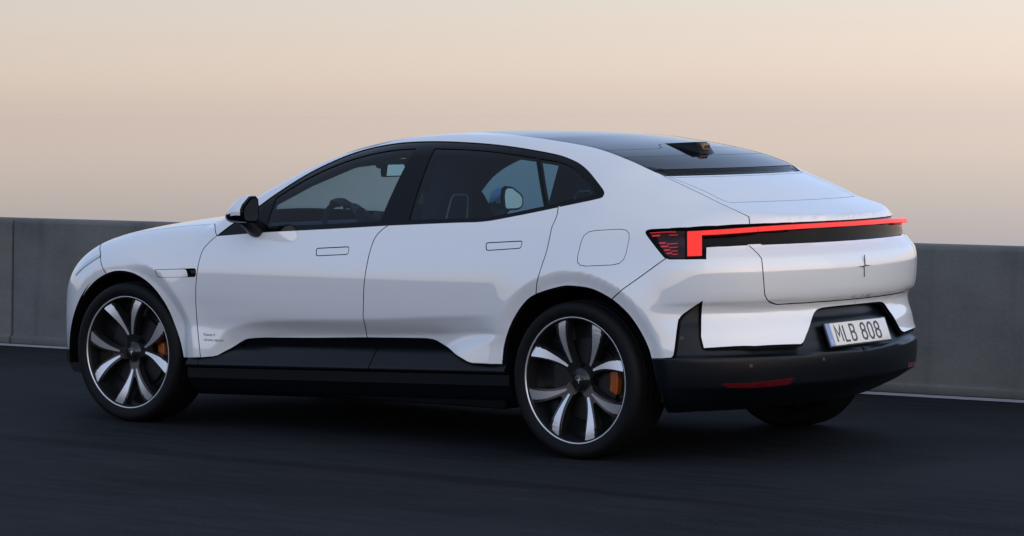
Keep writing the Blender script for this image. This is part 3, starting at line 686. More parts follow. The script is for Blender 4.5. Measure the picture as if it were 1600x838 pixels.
# ---------------------------------------------------------------- lamps, dark trim
LAMPG = mat('dark_red_lamp_glass', (.020, .0025, .0035), rough=.06, spec=.3)
LAMPB = mat('black_lamp_glass', (.0025, .003, .0035), rough=.10, spec=.08)
RED = mat('red_light', (.35, .008, .008), rough=.3, coat=.3, emit=(1.0, .030, .026), es=.80)
REDD = mat('dim_red_light', (.35, .01, .01), rough=.3, emit=(1.0, .04, .05), es=.22)
REFL = mat('red_reflector', (.075, .003, .006), rough=.12, coat=.5)
DRL = mat('headlamp_glass', (.55, .60, .65), rough=.08, spec=.8)
# lamp body: dark glass behind the strip; half loop, mirrored into one part
lamp_half = np.vstack([H(lamp_px[1:]), lamp_bot[1:3], lamp_bot[3:], rear([(y, ztop) for y in (.5, .35, .2, .1)]), rear([(0, ztop), (0, .5*(ztop+lipz)), (0, lipz)]), rear([(y, lipz) for y in (.1, .2, .35, .5)]), H(px((1171.5, 350.6)))])
lampo = panel('tail_lamp', lamp_half, (-.72, .66, .1), car, mats=[LAMPB, DARK], merge=True, h=.02, off=-.012, depth=.02, gap=0, lin_off=.02)[0]
def bands(pxs, off, name, m, parent, sides=(1, -1), d=(-.72, .66, .1), depth=.012, fn=body, gap=0, h=.02):
    return panel(name, hit(pxs, fn), d, parent, mats=[m, m], sides=sides, h=h, off=off, depth=depth, gap=gap, liner=False, fn=fn)
bands(px((1022, 361.5), (1070, 359.4), (1070, 402.5), (1047, 402.5), (1038, 397)), -.009, 'side_lens', LAMPG, lampo, depth=.004)
# light strip: outer L on each corner, long bar on the tailgate; swept round the tail at lamp height
def tail_ring(th):
    th = np.radians(np.atleast_1d(th)); O = np.stack([-3.2+2*np.cos(th), 2*np.sin(th), np.full(len(th), 1.04)], 1); D = np.stack([-np.cos(th), -np.sin(th), 0*th], 1)
    P = trace(O, D); n = grad(P, e=.012)*[1, 1, 0]; return P, n/np.linalg.norm(n, axis=1, keepdims=True)
def bar_top(y): return 1.0915-.021*(abs(y)/.88)**3.2
def sweep_bar(name, th, ztop_fn, zbot_fn, proud=.016, deep=.020):
    P, n = tail_ring(th); q = MB(); V = []; k = len(P)
    for p, m in zip(P, n):
        a, c = p+m*proud, p-m*deep; zt_, zb2 = ztop_fn(p[1]), zbot_fn(p[1]); e = .0025
        V += [(c[0], c[1], zt_), (a[0]-m[0]*e, a[1]-m[1]*e, zt_), (a[0], a[1], zt_-e), (a[0], a[1], zb2+e), (a[0]-m[0]*e, a[1]-m[1]*e, zb2), (c[0], c[1], zb2)]
    F_ = [(i*6+j, i*6+(j+1) % 6, i*6+6+(j+1) % 6, i*6+6+j) for i in range(k-1) for j in range(6)]+[tuple(range(6)), tuple(range(k*6-6, k*6))[::-1]]
    q.add(V, F_, 0, True); return q.build(name, RED, lampo)
bt = lambda y: bar_top(y)-.0205
sweep_bar('light_bar', np.linspace(133.15, 226.85, 90), bar_top, bt)
for m0 in (0, 1):
    f = (lambda t: t) if m0 == 0 else (lambda t: 360-t)
    sweep_bar('light_strip', np.array([f(t) for t in np.linspace(117.15, 132.75, 24)]), bar_top, bt)
    sweep_bar('lamp_leg', np.array([f(t) for t in np.linspace(113.4, 117.2, 8)]), lambda y: bar_top(y)-.0004, lambda y: .957)
for (xa, xb, y0, s0, w) in ((1014, 1056, 362.6, -.045, 1.3), (1017, 1031, 366.6, -.05, 2.6), (1044, 1059, 366.2, -.05, 1.3), (1028, 1040, 378.6, -.05, 2.6), (1040, 1059, 380.5, -.05, 1.4),
                            (1031, 1044, 384.0, -.05, 2.4), (1044, 1059, 386.0, -.05, 1.2), (1036, 1047, 389.4, -.05, 2.4), (1047, 1059, 391.4, -.05, 1.3), (1040, 1050, 394.6, -.05, 2.2), (1049, 1059, 396.6, -.05, 1.3)):
    bands(px((xa, y0), (xb, y0+s0*(xb-xa)), (xb-1, y0+s0*(xb-xa)+w), (xa+1.5, y0+w)), -.006, 'lamp_line', REDD, lampo, depth=.002)
# headlamps
HL = hit(px((117.5, 429), (127, 418.5), (143, 404.6), (156.5, 396.6), (158.2, 397.4), (155.8, 402), (143, 410), (129, 420.5), (119, 431)))
panel('headlamp', HL, (.62, .62, .48), car, mats=[DRL, DARK], sides=(1, -1), h=.015, off=.003, gap=0, depth=.01, liner=False)
# --- dark lower rear bumper with the number-plate recess
def rearb(yz): return rear(yz, body_black)
def diagb(pts):                                           # (heading towards the corner, height): points met going inwards at 45 degrees
    return np.array(pts)
e2 = 0.
arcb = arch_r[np.argmin(np.hypot(arch_r[:, 0]-999.4, arch_r[:, 1]-516.2)):-1]
LB_px = np.vstack([arcb, cv((1018.5, 562), (1023, 585), (1028.5, 607), (1035, 627), (1043, 644.5), n=3)])
low = [hit(px(q), body_black)[0] for q in ((1090, 643), (1130, 641.5), (1165, 639.6))]
zlow = .255
LBUMP = np.vstack([hit(LB_px, body_black), low, rearb([(.5, .235), (.4, .235), (.3, .235), (.15, .235), (e2, .235)]), rearb([(e2, .35), (e2, .45), (e2, .6), (e2, .705)]),
                   rearb([(.2, .705), (.4, .705), (.55, .70)]), hit(px((1190, 482), (1150, 480), (1120, 478), (1090, 474)), body_black), hit(px((1050, 492), (1020, 505)), body_black)])
lbump = panel('lower_bumper', LBUMP, (-.70, .71, .05), car, mats=[SATIN, DARK], merge=True, fn=body_black, h=.014, gap=0, depth=.02)[0]
bands(px((1127, 600.6), (1134, 599.4), (1240.5, 590.6), (1233, 600.6), (1228, 601.4), (1138, 606)), .0015, 'reflector', REFL, lbump, d=(-.85, .5, 0), depth=.006, fn=body_black)
for q in ((1065.5, 528.5), (1173.5, 571.5), (1287, 561.5)):
    c = hit(px(q), body_black)[0]; n_ = grad(c[None], body_black)[0]; m_ = MB()
    dv, av, bv = frame(n_)
    m_.prism([(.009*math.cos(t), .009*math.sin(t)) for t in np.linspace(0, 2*math.pi, 13)[:-1]], lambda u, v, d: c+av*u+bv*v+dv*d, -.004, .0012)
    m_.build('parking_sensor', mat('sensor_grey', (.03, .03, .033), rough=.5), lbump)
# --- number plate
pt, pb = hit(px((1333, 501)), body_black)[0], hit(px((1339, 535)), body_black)[0]
PZT, PZB = .628, .516
xt = float(rearb([(0, PZT)])[0][0])-.012; xb = float(rearb([(0, PZB)])[0][0])-.012
up = np.array([xt-xb, 0, PZT-PZB]); up /= np.linalg.norm(up); rt = np.array([0, -1., 0]); nr = np.cross(rt, up); pc = np.array([(xt+xb)/2, 0, (PZT+PZB)/2])
if nr[0] > 0: nr = -nr
def PL(u, v, d): return pc+rt*u+up*v+nr*d
plate = MB(); plate.prism([(-.268, -.060), (.268, -.060), (.268, .060), (-.268, .060)], PL, -.006, .004)
plate = plate.build('number_plate', mat('plate_frame', (.012, .012, .013), rough=.4), car, bevel=.002)
m_ = MB(); m_.prism([(-.222, -.054), (.260, -.054), (.260, .054), (-.222, .054)], PL, .0, .0062); m_.build('plate_face', mat('plate_white', (.74, .72, .68), rough=.35, coat=.3), plate, bevel=.001)
m_ = MB(); m_.prism([(-.260, -.054), (-.2225, -.054), (-.2225, .054), (-.260, .054)], PL, .0, .0060); m_.build('country_strip', mat('plate_blue', (.22, .30, .55), rough=.35), plate)
def lettering(txt, name, size, u0, v0, sx, fn, parent, m, ext=.0006, bold=0.):
    me = text_mesh(txt, size, ext)
    co = np.empty(len(me.vertices)*3); me.vertices.foreach_get('co', co); co = co.reshape(-1, 3)
    P = np.array([fn(u0+c[0]*sx, v0+c[1], c[2]) for c in co]); me.vertices.foreach_set('co', P.ravel()); me.update()
    me.materials.clear(); return link(name, me, parent, m)
INK = mat('plate_ink', (.045, .042, .040), rough=.5)
STROKES = {  # narrow number-plate letters as strokes on a 0..1 by 0..2 box
 'M': [[(0, 0), (0, 2), (.5, .75), (1, 2), (1, 0)]], 'L': [[(0, 2), (0, 0), (1, 0)]],
 'B': [[(0, 0), (0, 2), (.65, 2), (.92, 1.8), (.92, 1.28), (.65, 1.07), (0, 1.07)], [(.65, 1.07), (1, .85), (1, .25), (.72, 0), (0, 0)]],
 '8': [[(.28, 1.07), (.05, 1.3), (.05, 1.75), (.3, 2), (.7, 2), (.95, 1.75), (.95, 1.3), (.72, 1.07), (1, .82), (1, .27), (.72, 0), (.28, 0), (0, .27), (0, .82), (.28, 1.07), (.72, 1.07)]],
 '0': [[(.3, 0), (0, .35), (0, 1.65), (.3, 2), (.7, 2), (1, 1.65), (1, .35), (.7, 0), (.3, 0)]]}
def stroke_glyph(ch, u0, v0, w, hgt, t, name, parent):
    m_ = MB()
    for st in STROKES[ch]:
        P = [np.array([u0+a*w, v0+b*hgt/2]) for a, b in st]
        closed = np.linalg.norm(P[0]-P[-1]) < 1e-6
        if closed: P = P[:-1]
        n = len(P); L_, R_ = [], []
        for i in range(n):
            a = P[i-1] if (closed or i > 0) else None; b = P[(i+1) % n] if (closed or i < n-1) else None
            d1 = (P[i]-a)/np.linalg.norm(P[i]-a) if a is not None else None; d2 = (b-P[i])/np.linalg.norm(b-P[i]) if b is not None else None
            if d1 is None: d1 = d2
            if d2 is None: d2 = d1
            nn = np.array([-d1[1]-d2[1], d1[0]+d2[0]]); nn /= max(np.linalg.norm(nn), 1e-6); c = max(.55, abs(nn@np.array([-d1[1], d1[0]])))
            L_.append(P[i]+nn*t/2/c); R_.append(P[i]-nn*t/2/c)
        for i in range(n if closed else n-1):
            j = (i+1) % n
            m_.prism([L_[i], L_[j], R_[j], R_[i]], PL, .006, .0072+.00003*i)
    return m_.build(name, INK, parent)
u = -.192
for ch in 'MLB 808':
    if ch == ' ': u += .033; continue
    wd = {'M': .046, 'L': .034, 'B': .036}.get(ch, .037)
    stroke_glyph(ch, u, -.038, wd, .076, .0105, 'plate_letter', plate); u += wd+.0235
lettering('S', 'country_letter', .026, -.2490, -.044, 1.0, lambda a, b, c: PL(a, b, .0064+c), plate, mat('plate_white', (.7, .7, .7)))
# --- star emblem on the tailgate
ec_ = rear([(0, .884)])[0]; en = grad(ec_[None])[0]; edv, eav, ebv = frame(en)
er = np.array([0, -1., 0]); eu = np.cross(er, en); eu = eu if eu[2] > 0 else -eu
def EM(u, v, d): return ec_+er*u+eu*v+en*d
def star(name, fn, R, parent, m, w=.006, thick=.003, g=.003):
    for k in range(2):
        s_ = 1 if k == 0 else -1
        pl_ = [(g*s_, R*s_), (w*s_, w*.9*s_), (R*s_, g*s_*.3), (w*1.2*s_, -g*.6*s_), (0*s_+g*.2*s_, g*.4*s_)]
        q = MB(); q.prism(pl_, fn, -.002, thick); q.build(name, m, parent)
EMB = mat('emblem_grey', (.10, .10, .11), rough=.3, metal=.6)
star('emblem', EM, .052, tailgate, EMB)
# --- roof camera pod
m_ = MB()
fl = top([(-2.83, .05), (-2.83, -.05)]); rb = top([(-3.075, .062), (-3.075, -.062)])
V_ = [fl[0]-[0, 0, .004], fl[1]-[0, 0, .004], (-3.035, .048, 1.466), (-3.035, -.048, 1.466), rb[0]-[0, 0, .006], rb[1]-[0, 0, .006]]
m_.add(V_, [(0, 2, 3, 1), (0, 4, 2), (1, 3, 5), (2, 4, 5, 3), (0, 1, 5, 4)])
pod = m_.build('camera_pod', GLOSS, car, bevel=.004)
m_ = MB(); m_.box((-3.068, -.026, 1.424), (-3.040, .030, 1.458)); cb = m_.build('camera_block', mat('camera_bronze', (.20, .13, .08), rough=.35, metal=.5), pod, bevel=.004)
for yv in (-.012, .014):
    m_ = MB(); m_.prism([(.008*math.cos(t), .008*math.sin(t)) for t in np.linspace(0, 2*math.pi, 17)[:-1]], lambda a, b, d: (-3.068-d, yv+a, 1.442+b), -.002, .004); m_.build('camera_lens', GLOSS, cb)
# --- sills
def xsweep(name, prof, x0, x1, m, parent=car, dz=.030, n=24, cap=True):
    for sg in (1, -1):
        q = MB(); xs = np.linspace(x0, x1, n); k = len(prof)
        V = [(x, sg*y, z-dz*(x+1.7)) for x in xs for y, z in prof]
        F_ = [(i*k+j, i*k+(j+1) % k, (i+1)*k+(j+1) % k, (i+1)*k+j) for i in range(n-1) for j in range(k)]
        F_ += [tuple(range(k)), tuple(range((n-1)*k, n*k))[::-1]]
        q.add(V, F_, 0, True); q.build(name, m, parent)
xsweep('sill_gloss_strip', [(.896, .57), (.896, .460), (.87, .460), (.87, .57)], -.52, -2.555, GLOSS)
for xa, xb in ((-.455, -.540), (-.545, -1.722), (-1.728, -2.585)):
    xsweep('sill_trim', [(.88, .4595), (.912, .4595), (.921, .457), (.982, .377), (.985, .369), (.985, .362), (.981, .356), (.90, .345)], xa, xb, SATIN)
xsweep('sill_skirt', [(.90, .348), (.968, .348), (.966, .296), (.955, .286), (.935, .245), (.88, .205), (.80, .205), (.80, .348)], -.45, -2.60, SATIN)
# --- floor, wheel housings
q = MB(); q.box((-2.52, -.90, .20), (-.50, .90, .33)); q.box((-3.62, -.58, .31), (-2.5, .58, .42)); q.box((-.52, -.58, .20), (.72, .58, .36)); q.build('floor_pan', DARK, car, bevel=.02)
q = MB(); q.box((-3.70, -.62, .34), (-3.62, .62, .95)); q.build('rear_bulkhead', DARK, car)
q = MB(); q.box((.50, -.62, .30), (.60, .62, .78)); q.build('front_bulkhead', DARK, car)
q = MB(); q.box((-.46, -.80, .36), (-.40, .80, .98)); q.build('firewall', DARK, car)
for wx, rr_ in ((0., .470), (-3., .476)):
    for sg in (1, -1):
        q = MB(); q.lathe([(rr_, .945), (rr_, .56), (.05, .55)], seg=48, a0=math.radians(-9), a1=math.radians(189)); o = q.build('wheel_housing', DARK, car, fix=False)
        o.location = (wx, 0, .365)
        if sg < 0: o.scale = (1, -1, 1)
# front lower intake lip
q = MB(); prof = []
for y in np.linspace(-.80, .80, 33):
    p_ = front([(y, .335)])[0]; prof.append(p_)
V = []; F_ = []
for p_ in prof: V += [(p_[0]+.004, p_[1], .345), (p_[0]+.010, p_[1], .30), (p_[0]-.03, p_[1]*.98, .225), (p_[0]-.20, p_[1]*.95, .215), (p_[0]-.14, p_[1]*.95, .345)]
for i in range(32):
    for j in range(5): F_.append((i*5+j, i*5+(j+1) % 5, i*5+5+(j+1) % 5, i*5+5+j))
F_ += [tuple(range(5)), tuple(range(160, 165))[::-1]]
q.add(V, F_, 0, True); q.build('front_lip', SATIN, car)
# ---------------------------------------------------------------- wheels
METAL = mat('polished_alloy', (.66, .67, .70), rough=.34, metal=.75)
BLK = mat('gloss_black_alloy', (.010, .011, .013), rough=.18, spec=.5)
DISC = mat('brake_disc', (.035, .035, .038), rough=.4, metal=.9)
CALI = mat('gold_caliper', (.34, .080, .009), rough=.38, coat=.4)
def arc(r, a0, a1, n): return [(r*math.cos(t), r*math.sin(t)) for t in np.linspace(a0, a1, n)]
TY = [(.283, .112), (.296, .121), (.303, .1225), (.310, .127), (.3145, .1288), (.3150, .1298), (.3185, .1305), (.3190, .1298), (.325, .1315), (.340, .1320), (.352, .1285), (.3600, .1210), (.3655, .1100)]
tread = []
for y0, y1_ in ((.098, .074), (.062, .031), (.019, -.019), (-.031, -.062), (-.074, -.098)):
    tread += [(.3695 if abs(y0) > .07 else .3705, y0), (.3695 if abs(y1_) > .07 else .3705, y1_)]
    if y1_ > -.09: tread += [(.3635, y1_-.0015), (.3635, y1_-.0105)]
TY = TY+tread+[(r, -y) for r, y in TY[::-1]]
tq = MB(); tq.lathe(TY, seg=96); TYRE_ME = tq.mesh('tyre', False); TYRE_ME.materials.append(RUBBER); TYRE_ME.set_sharp_from_angle(angle=math.radians(35))
rq = MB(); rq.lathe([(.290, .1135), (.2845, .1125), (.279, .100), (.272, .04), (.262, -.04), (.272, -.112), (.288, -.116), (.288, -.10), (.265, -.03), (.283, .10), (.290, .1135)], seg=80)
rq.lathe([(.0, .020), (.275, .018), (.275, -.02)], seg=48)
RIM_ME = rq.mesh('wheel', False); RIM_ME.materials.append(BLK); RIM_ME.set_sharp_from_angle(angle=math.radians(35))
lq = MB(); lq.lathe([(.2975, .1150), (.2985, .1195), (.2960, .1215), (.2915, .1205), (.2895, .1130)], seg=96); LIP_ME = lq.mesh('rim_lip', False); LIP_ME.materials.append(METAL)
def dish(r): return .072+.034*sstep(.06, .285, r)+.006*math.sin(min(r, .285)/.285*math.pi)
def ribbon(q, path, w, t0, t1, tilt=0., mi=0):            # flat bar along a path in the wheel plane, following the dish
    n = len(path); V = []
    for i in range(n):
        p = np.array(path[i]); a = np.array(path[max(i-1, 0)]); b = np.array(path[min(i+1, n-1)]); t = b-a; t /= np.linalg.norm(t); nn = np.array([-t[1], t[0]])
        for s in (-1, 1):
            c = p+nn*w[i]*s; y = dish(np.hypot(*c))+tilt*s*w[i]
            V += [(c[0], y+t1, c[1]), (c[0], y+t0[i] if isinstance(t0, (list, tuple)) else y+t0, c[1])]
    F_ = []
    for i in range(n-1):
        o = i*4; F_ += [(o, o+2, o+6, o+4), (o+1, o+5, o+7, o+3), (o, o+4, o+5, o+1), (o+2, o+3, o+7, o+6)]
    F_ += [(0, 1, 3, 2), (n*4-4, n*4-2, n*4-1, n*4-3)]
    q.add(V, F_, mi)
def fin_path(sg, n=9):
    P = []
    for k in range(n):
        t = k/(n-1); r = .075+(.288-.075)*t; a = sg*math.radians(6+17*(t**.8)); P.append((r*math.cos(a), r*math.sin(a)))
    return P
bq = MB()
for sg in (-1, 1):
    ribbon(bq, fin_path(sg), [.017, .018, .019, .021, .024, .028, .032, .036, .040], -.040, 0.)
ribbon(bq, [(.03, 0), (.06, 0), (.10, 0), (.135, 0)], [.036, .034, .026, .012], -.04, -.002)
SPOKE_ME = bq.mesh('spoke'); SPOKE_ME.materials.append(BLK)
FIN_ME = []
for sg in (-1, 1):
    fq = MB(); P = fin_path(sg, 13)[1:]
    w_ = np.interp(np.linspace(0, 1, len(P)), [0, .22, .4, 1], [.0050, .0085, .0125, .0300]); ribbon(fq, P, w_, -.001, .0030, tilt=.16*sg)
    me = fq.mesh('blade_face'); me.materials.append(METAL); FIN_ME.append(me)
hq = MB(); hq.lathe([(.0, .088), (.022, .088), (.030, .085), (.034, .078), (.052, .076), (.058, .066), (.060, .02)], seg=40); HUB_ME = hq.mesh('hub_cap', False); HUB_ME.materials.append(BLK)
dq = MB(); dq.lathe([(.07, .012), (.19, .012), (.19, -.012), (.07, -.012)], seg=64, smooth=False); dq.lathe([(.07, .03), (.072, .0)], seg=32); DISC_ME = dq.mesh('brake_disc', False); DISC_ME.materials.append(DISC)
def wheel(wx, sg, yc, spin, steer=0.):
    w = link('wheel', RIM_ME, car); w.location = (wx, sg*yc, .370); w.rotation_euler = (0, 0, steer+(0 if sg > 0 else math.pi))
    def sub(n, me, rot=0., loc=(0, 0, 0)):
        o = link(n, me, w); o.rotation_euler = (0, rot, 0); o.location = loc; return o
    sub('tyre', TYRE_ME); sub('rim_lip', LIP_ME)
    for k in range(4):
        rot = -(spin+k*math.pi/2)
        sub('spoke', SPOKE_ME, rot)
        for me in FIN_ME: sub('blade_face', me, rot)
    sub('hub_cap', HUB_ME); sub('brake_disc', DISC_ME, 0, (0, .022, 0))
    cq = MB(); a0 = math.pi if sg > 0 else 0.
    ring = arc(.200, a0-.30, a0+.34, 10)+arc(.152, a0+.30, a0-.26, 10)
    cq.prism(ring, lambda u, v, d: (u, d, v), -.04, .050); cq.build('brake_caliper', CALI, w, bevel=.008)
    star('cap_emblem', lambda u, v, d: (-u, .0885+d, v), .017, w, mat('emblem_white', (.75, .75, .78), rough=.3), w=.0028, thick=.0008, g=.0012)
    return w
# spin: spoke angle counter-clockwise seen from the left, measured from the rear-pointing direction
wheel(0., 1, .850, math.pi-math.radians(8), math.radians(3)); wheel(-3., 1, .856, math.pi-math.radians(40)); wheel(0., -1, .850, .3, math.radians(3)); wheel(-3., -1, .856, .9)
# ---------------------------------------------------------------- door mirrors
MIRG = mat('mirror_glass', (.85, .85, .86), rough=.02, metal=1.0)
def mirror(sg):
    face = [(1.122, 1.098), (1.124, 1.140), (1.105, 1.165), (1.045, 1.203), (1.005, 1.206), (.982, 1.190), (.975, 1.150), (.982, 1.085), (1.000, 1.072), (1.075, 1.072), (1.105, 1.080)]
    upz, secs = 1.108, [(-1.000, 1.0, 0), (-.985, 1.035, 0), (-.95, 1.03, 0), (-.91, .92, -.004), (-.875, .72, -.010), (-.848, .40, -.016), (-.842, .12, -.018)]
    cy, cz = 1.055, 1.112
    F2 = resample(np.array(face), .016); P2 = F2
    def loft(sel):
        q = MB(); k = len(P2); V = []
        for x, s, dz in secs:
            for y, z in P2:
                zz = cz+(z-cz)*s+dz; yv = cy+(y-cy)*s
                V.append((x-.17*(yv-cy)*0+(.18*(cy-yv)), sg*yv, zz))
        F_ = []
        for i in range(len(secs)-1):
            for j in range(k):
                f = (i*k+j, i*k+(j+1) % k, (i+1)*k+(j+1) % k, (i+1)*k+j)
                zm = np.mean([V[a][2] for a in f])
                if (zm > 1.116 and i > 0) == sel: F_.append(f)
        if not sel: F_.append(tuple(range(k)))
        q.add(V, F_, 0, True); return q
    b = MB()
    b.tube([(-.945, sg*1.04, 1.092), (-.945, sg*.99, 1.062), (-.935, sg*.955, 1.042), (-.93, sg*.910, 1.028)], [.036, .042, .046, .044], 14)
    root = b.build('door_mirror', SATIN, car)
    loft(False).build('mirror_housing', GLOSS, root); loft(True).build('mirror_cap', PAINT, root)
    g = MB(); GP = shrink(F2[::-1] if area2(F2) < 0 else F2, .011)
    g.add([(-1.002+.18*(cy-y)-.0015, sg*y, z) for y, z in GP], [tuple(range(len(GP)))]); g.build('mirror_glass', MIRG, root, fix=False)
mirror(1); mirror(-1)
# lettering low on the front door
TXT = mat('grey_lettering', (.10, .10, .11), rough=.5)
def on_side(u, v, d):
    p = side([(u, v)])[0]; return p+grad(p[None])[0]*(.0012+d)
tp = hit(px((318, 523), (318, 531)))
for txt, pos, sz in (('Polestar 4', tp[0], .020), ('100 kWh / 400 kW', tp[1], .017)):
    me = text_mesh(txt, sz, 0.); co = np.array([v.co[:] for v in me.vertices])
    P = side([(pos[0]-c[0], pos[2]+c[1]-.006) for c in co]); P = P+grad(P)*.0012
    me.vertices.foreach_set('co', P.ravel()); me.update(); me.materials.clear(); link('door_lettering', me, fdoors[0], TXT)
# ---------------------------------------------------------------- cabin
TRIMD = mat('dark_cabin_trim', (.020, .022, .026), rough=.7, spec=.3)
SEATM = mat('grey_seat_cloth', (.050, .054, .060), rough=.85, spec=.2, bump=(600, .1))
CHRM = mat('bright_trim', (.8, .8, .8), rough=.4)
q = MB(); prof = [(-.42, 1.03), (-.60, 1.045), (-.82, 1.035), (-.92, .985), (-.93, .93), (-.86, .80), (-.80, .55), (-.42, .55)]
q.prism(prof, lambda u, v, d: (u, d, v), -.74, .74); dash = q.build('dashboard', TRIMD, car, bevel=.02)
q = MB(); q.box((-.965, -.16, .86), (-.945, .10, 1.06)); q.build('centre_screen', GLOSS, car, bevel=.006)
q = MB(); q.box((-2.0, -.12, .33), (-.88, .12, .62)); q.build('centre_console', TRIMD, car, bevel=.03)
# steering wheel
SWC, SWR, SWT = np.array([-1.07, .38, .985]), .182, math.radians(24)
def sw(a, r=SWR): return SWC+np.array([math.sin(SWT)*math.cos(a), 0, math.cos(SWT)*math.cos(a)])*r*(.94 if math.cos(a) < 0 else 1)+np.array([0, math.sin(a), 0])*r
q = MB(); q.tube([sw(a) for a in np.linspace(0, 2*math.pi, 41)[:-1]], .016, 10, closed=True); st_ = q.build('steering_wheel', TRIMD, car)
q = MB()
for a in (math.pi/2, math.pi, -math.pi/2): q.tube([sw(a, .02), sw(a, .1), sw(a, SWR)], [.03, .02, .014], 8)
q.tube([sw(0, .055), sw(math.pi, .055)], .045, 12); q.tube([SWC, SWC+np.array([.2, 0, -.09])], .04, 12); q.build('wheel_hub', TRIMD, st_)
# seats
def seat(x, y, w=1., name='front_seat'):
    q = MB(); th = math.radians(12)
    bp_ = [(-.25, 0), (.25, 0), (.265, .20), (.255, .44), (.20, .54), (.150, .60), (.128, .72), (.100, .88), (.070, .92), (-.070, .92), (-.100, .88), (-.128, .72), (-.150, .60), (-.20, .54), (-.255, .44), (-.265, .20)]
    q.prism([(a*w, b) for a, b in bp_], lambda u, v, d: (x-v*math.sin(th)+d*math.cos(th), y+u, .50+v*math.cos(th)+d*math.sin(th)), -.06, .06)
    root = q.build(name, SEATM, car, bevel=.03, seg=3)
    q = MB(); q.prism([(-.26*w, 0), (.26*w, 0), (.25*w, .50), (-.25*w, .50)], lambda u, v, d: (x+.02+v, y+u, .50+d+.03*v), -.10, .07); q.build('cushion', SEATM, root, bevel=.04, seg=3)
    def B(u, v): return (x-v*math.sin(th)-.064*math.cos(th), y+u, .50+v*math.cos(th)-.064*math.sin(th))
    q = MB(); q.tube([B(-.10, .50), B(-.065, .715), B(-.05, .735), B(.05, .735), B(.065, .715), B(.10, .50)], .005, 6); q.build('seat_trim', CHRM, root)
seat(-1.60, .38); seat(-1.80, -.38)
q = MB(); th = math.radians(24); bp_ = [(-.66, 0), (.66, 0), (.62, .50), (.5, .60), (-.5, .60), (-.62, .50)]
q.prism(bp_, lambda u, v, d: (-2.95-v*math.sin(th)+d, u, .52+v*math.cos(th)), -.08, .08); rs_ = q.build('rear_seat', SEATM, car, bevel=.04, seg=3)
q = MB(); q.prism([(-.66, 0), (.66, 0), (.62, .5), (-.62, .5)], lambda u, v, d: (-2.9+v, u, .50+d), -.12, .06); q.build('cushion', SEATM, rs_, bevel=.04)
q = MB(); q.prism([(-3.05, .95), (-3.60, .95), (-3.55, 1.0), (-3.18, 1.12)], lambda u, v, d: (u, d, v), -.70, .70); q.build('parcel_shelf', TRIMD, car)
# headliner under roof and rear panel
hl = MB(); xs = np.linspace(-1.30, -3.2, 20); ys = np.linspace(-.56, .56, 13)
V = [p-np.array([0, 0, .045]) for x in xs for p in top([(x, y) for y in ys])]
hl.add(V, [(i*13+j, i*13+j+1, i*13+14+j, i*13+13+j) for i in range(19) for j in range(12)], 0, True); hl.build('headliner', TRIMD, car)
# sun visors and inner pillar trims
for sg in (1, -1):
    q = MB(); V = []
    for x in np.linspace(-1.00, -1.36, 7):
        for y in (.10, .25, .40, .56): V.append(top([(x, sg*y)])[0]-np.array([0, 0, .040]))
    nV = len(V); V += [v-np.array([0, 0, .022]) for v in V]
    F_ = [(i*4+j, i*4+j+1, i*4+5+j, i*4+4+j) for i in range(6) for j in range(3)]; F_ += [tuple(nV+a for a in f)[::-1] for f in F_]
    bd = [0, 1, 2, 3, 7, 11, 15, 19, 23, 27, 26, 25, 24, 20, 16, 12, 8, 4]
    F_ += [(bd[k], bd[(k+1) % 18], nV+bd[(k+1) % 18], nV+bd[k]) for k in range(18)]
    q.add(V, F_); q.build('sun_visor', TRIMD, car)
    q = MB(); q.tube([p*[1, sg, 1]-np.array([0, sg*.045, .045]) for p in A_EDGE[-7:]], .034, 10); q.build('pillar_trim', TRIMD, car)
# rear-view mirror at the top of the windscreen
q = MB(); q.box((-1.06, -.05, 1.325), (-.94, .05, 1.385)); mh = q.build('mirror_mount', TRIMD, car, bevel=.02)
q = MB(); q.prism([(-.12, -.035), (.12, -.035), (.125, .0), (.11, .035), (-.11, .035), (-.125, 0)], lambda u, v, d: (-1.075-d+.1*u, u, 1.318+v), -.012, .018); q.build('rear_view_mirror', TRIMD, mh, bevel=.006)
q = MB(); q.prism([(-.11, -.029), (.11, -.029), (.10, .029), (-.10, .029)], lambda u, v, d: (-1.094-d+.1*u, u, 1.318+v), 0, .001); q.build('rear_view_glass', MIRG, mh)
# ---------------------------------------------------------------- driver
def skin(name, verts, edges, m, parent=None, sub=2):
    me = bpy.data.meshes.new(name); me.from_pydata([v[:3] for v in verts], edges, []); o = link(name, me, parent, m)
    md_ = o.modifiers.new('skin', 'SKIN'); md_.use_smooth_shade = True
    for i, v in enumerate(verts):
        r = v[3]; me.skin_vertices[0].data[i].radius = r if isinstance(r, tuple) else (r, r); me.skin_vertices[0].data[i].use_root = (i == 0)
    s = o.modifiers.new('sub', 'SUBSURF'); s.levels = sub; s.render_levels = sub
    bpy.context.view_layer.update()
    dg = bpy.context.evaluated_depsgraph_get(); nm_ = bpy.data.meshes.new_from_object(o.evaluated_get(dg)); o.modifiers.clear(); o.data = nm_
    if not nm_.materials: nm_.materials.append(m)
    nm_.polygons.foreach_set('use_smooth', [True]*len(nm_.polygons)); nm_.update()
    return o
SKIN = mat('skin', (.28, .16, .11), rough=.55); JACK = mat('dark_jacket', (.022, .024, .030), rough=.8, bump=(300, .1)); HAIR = mat('dark_hair', (.015, .011, .009), rough=.6)
dx, dy = -1.42, .38
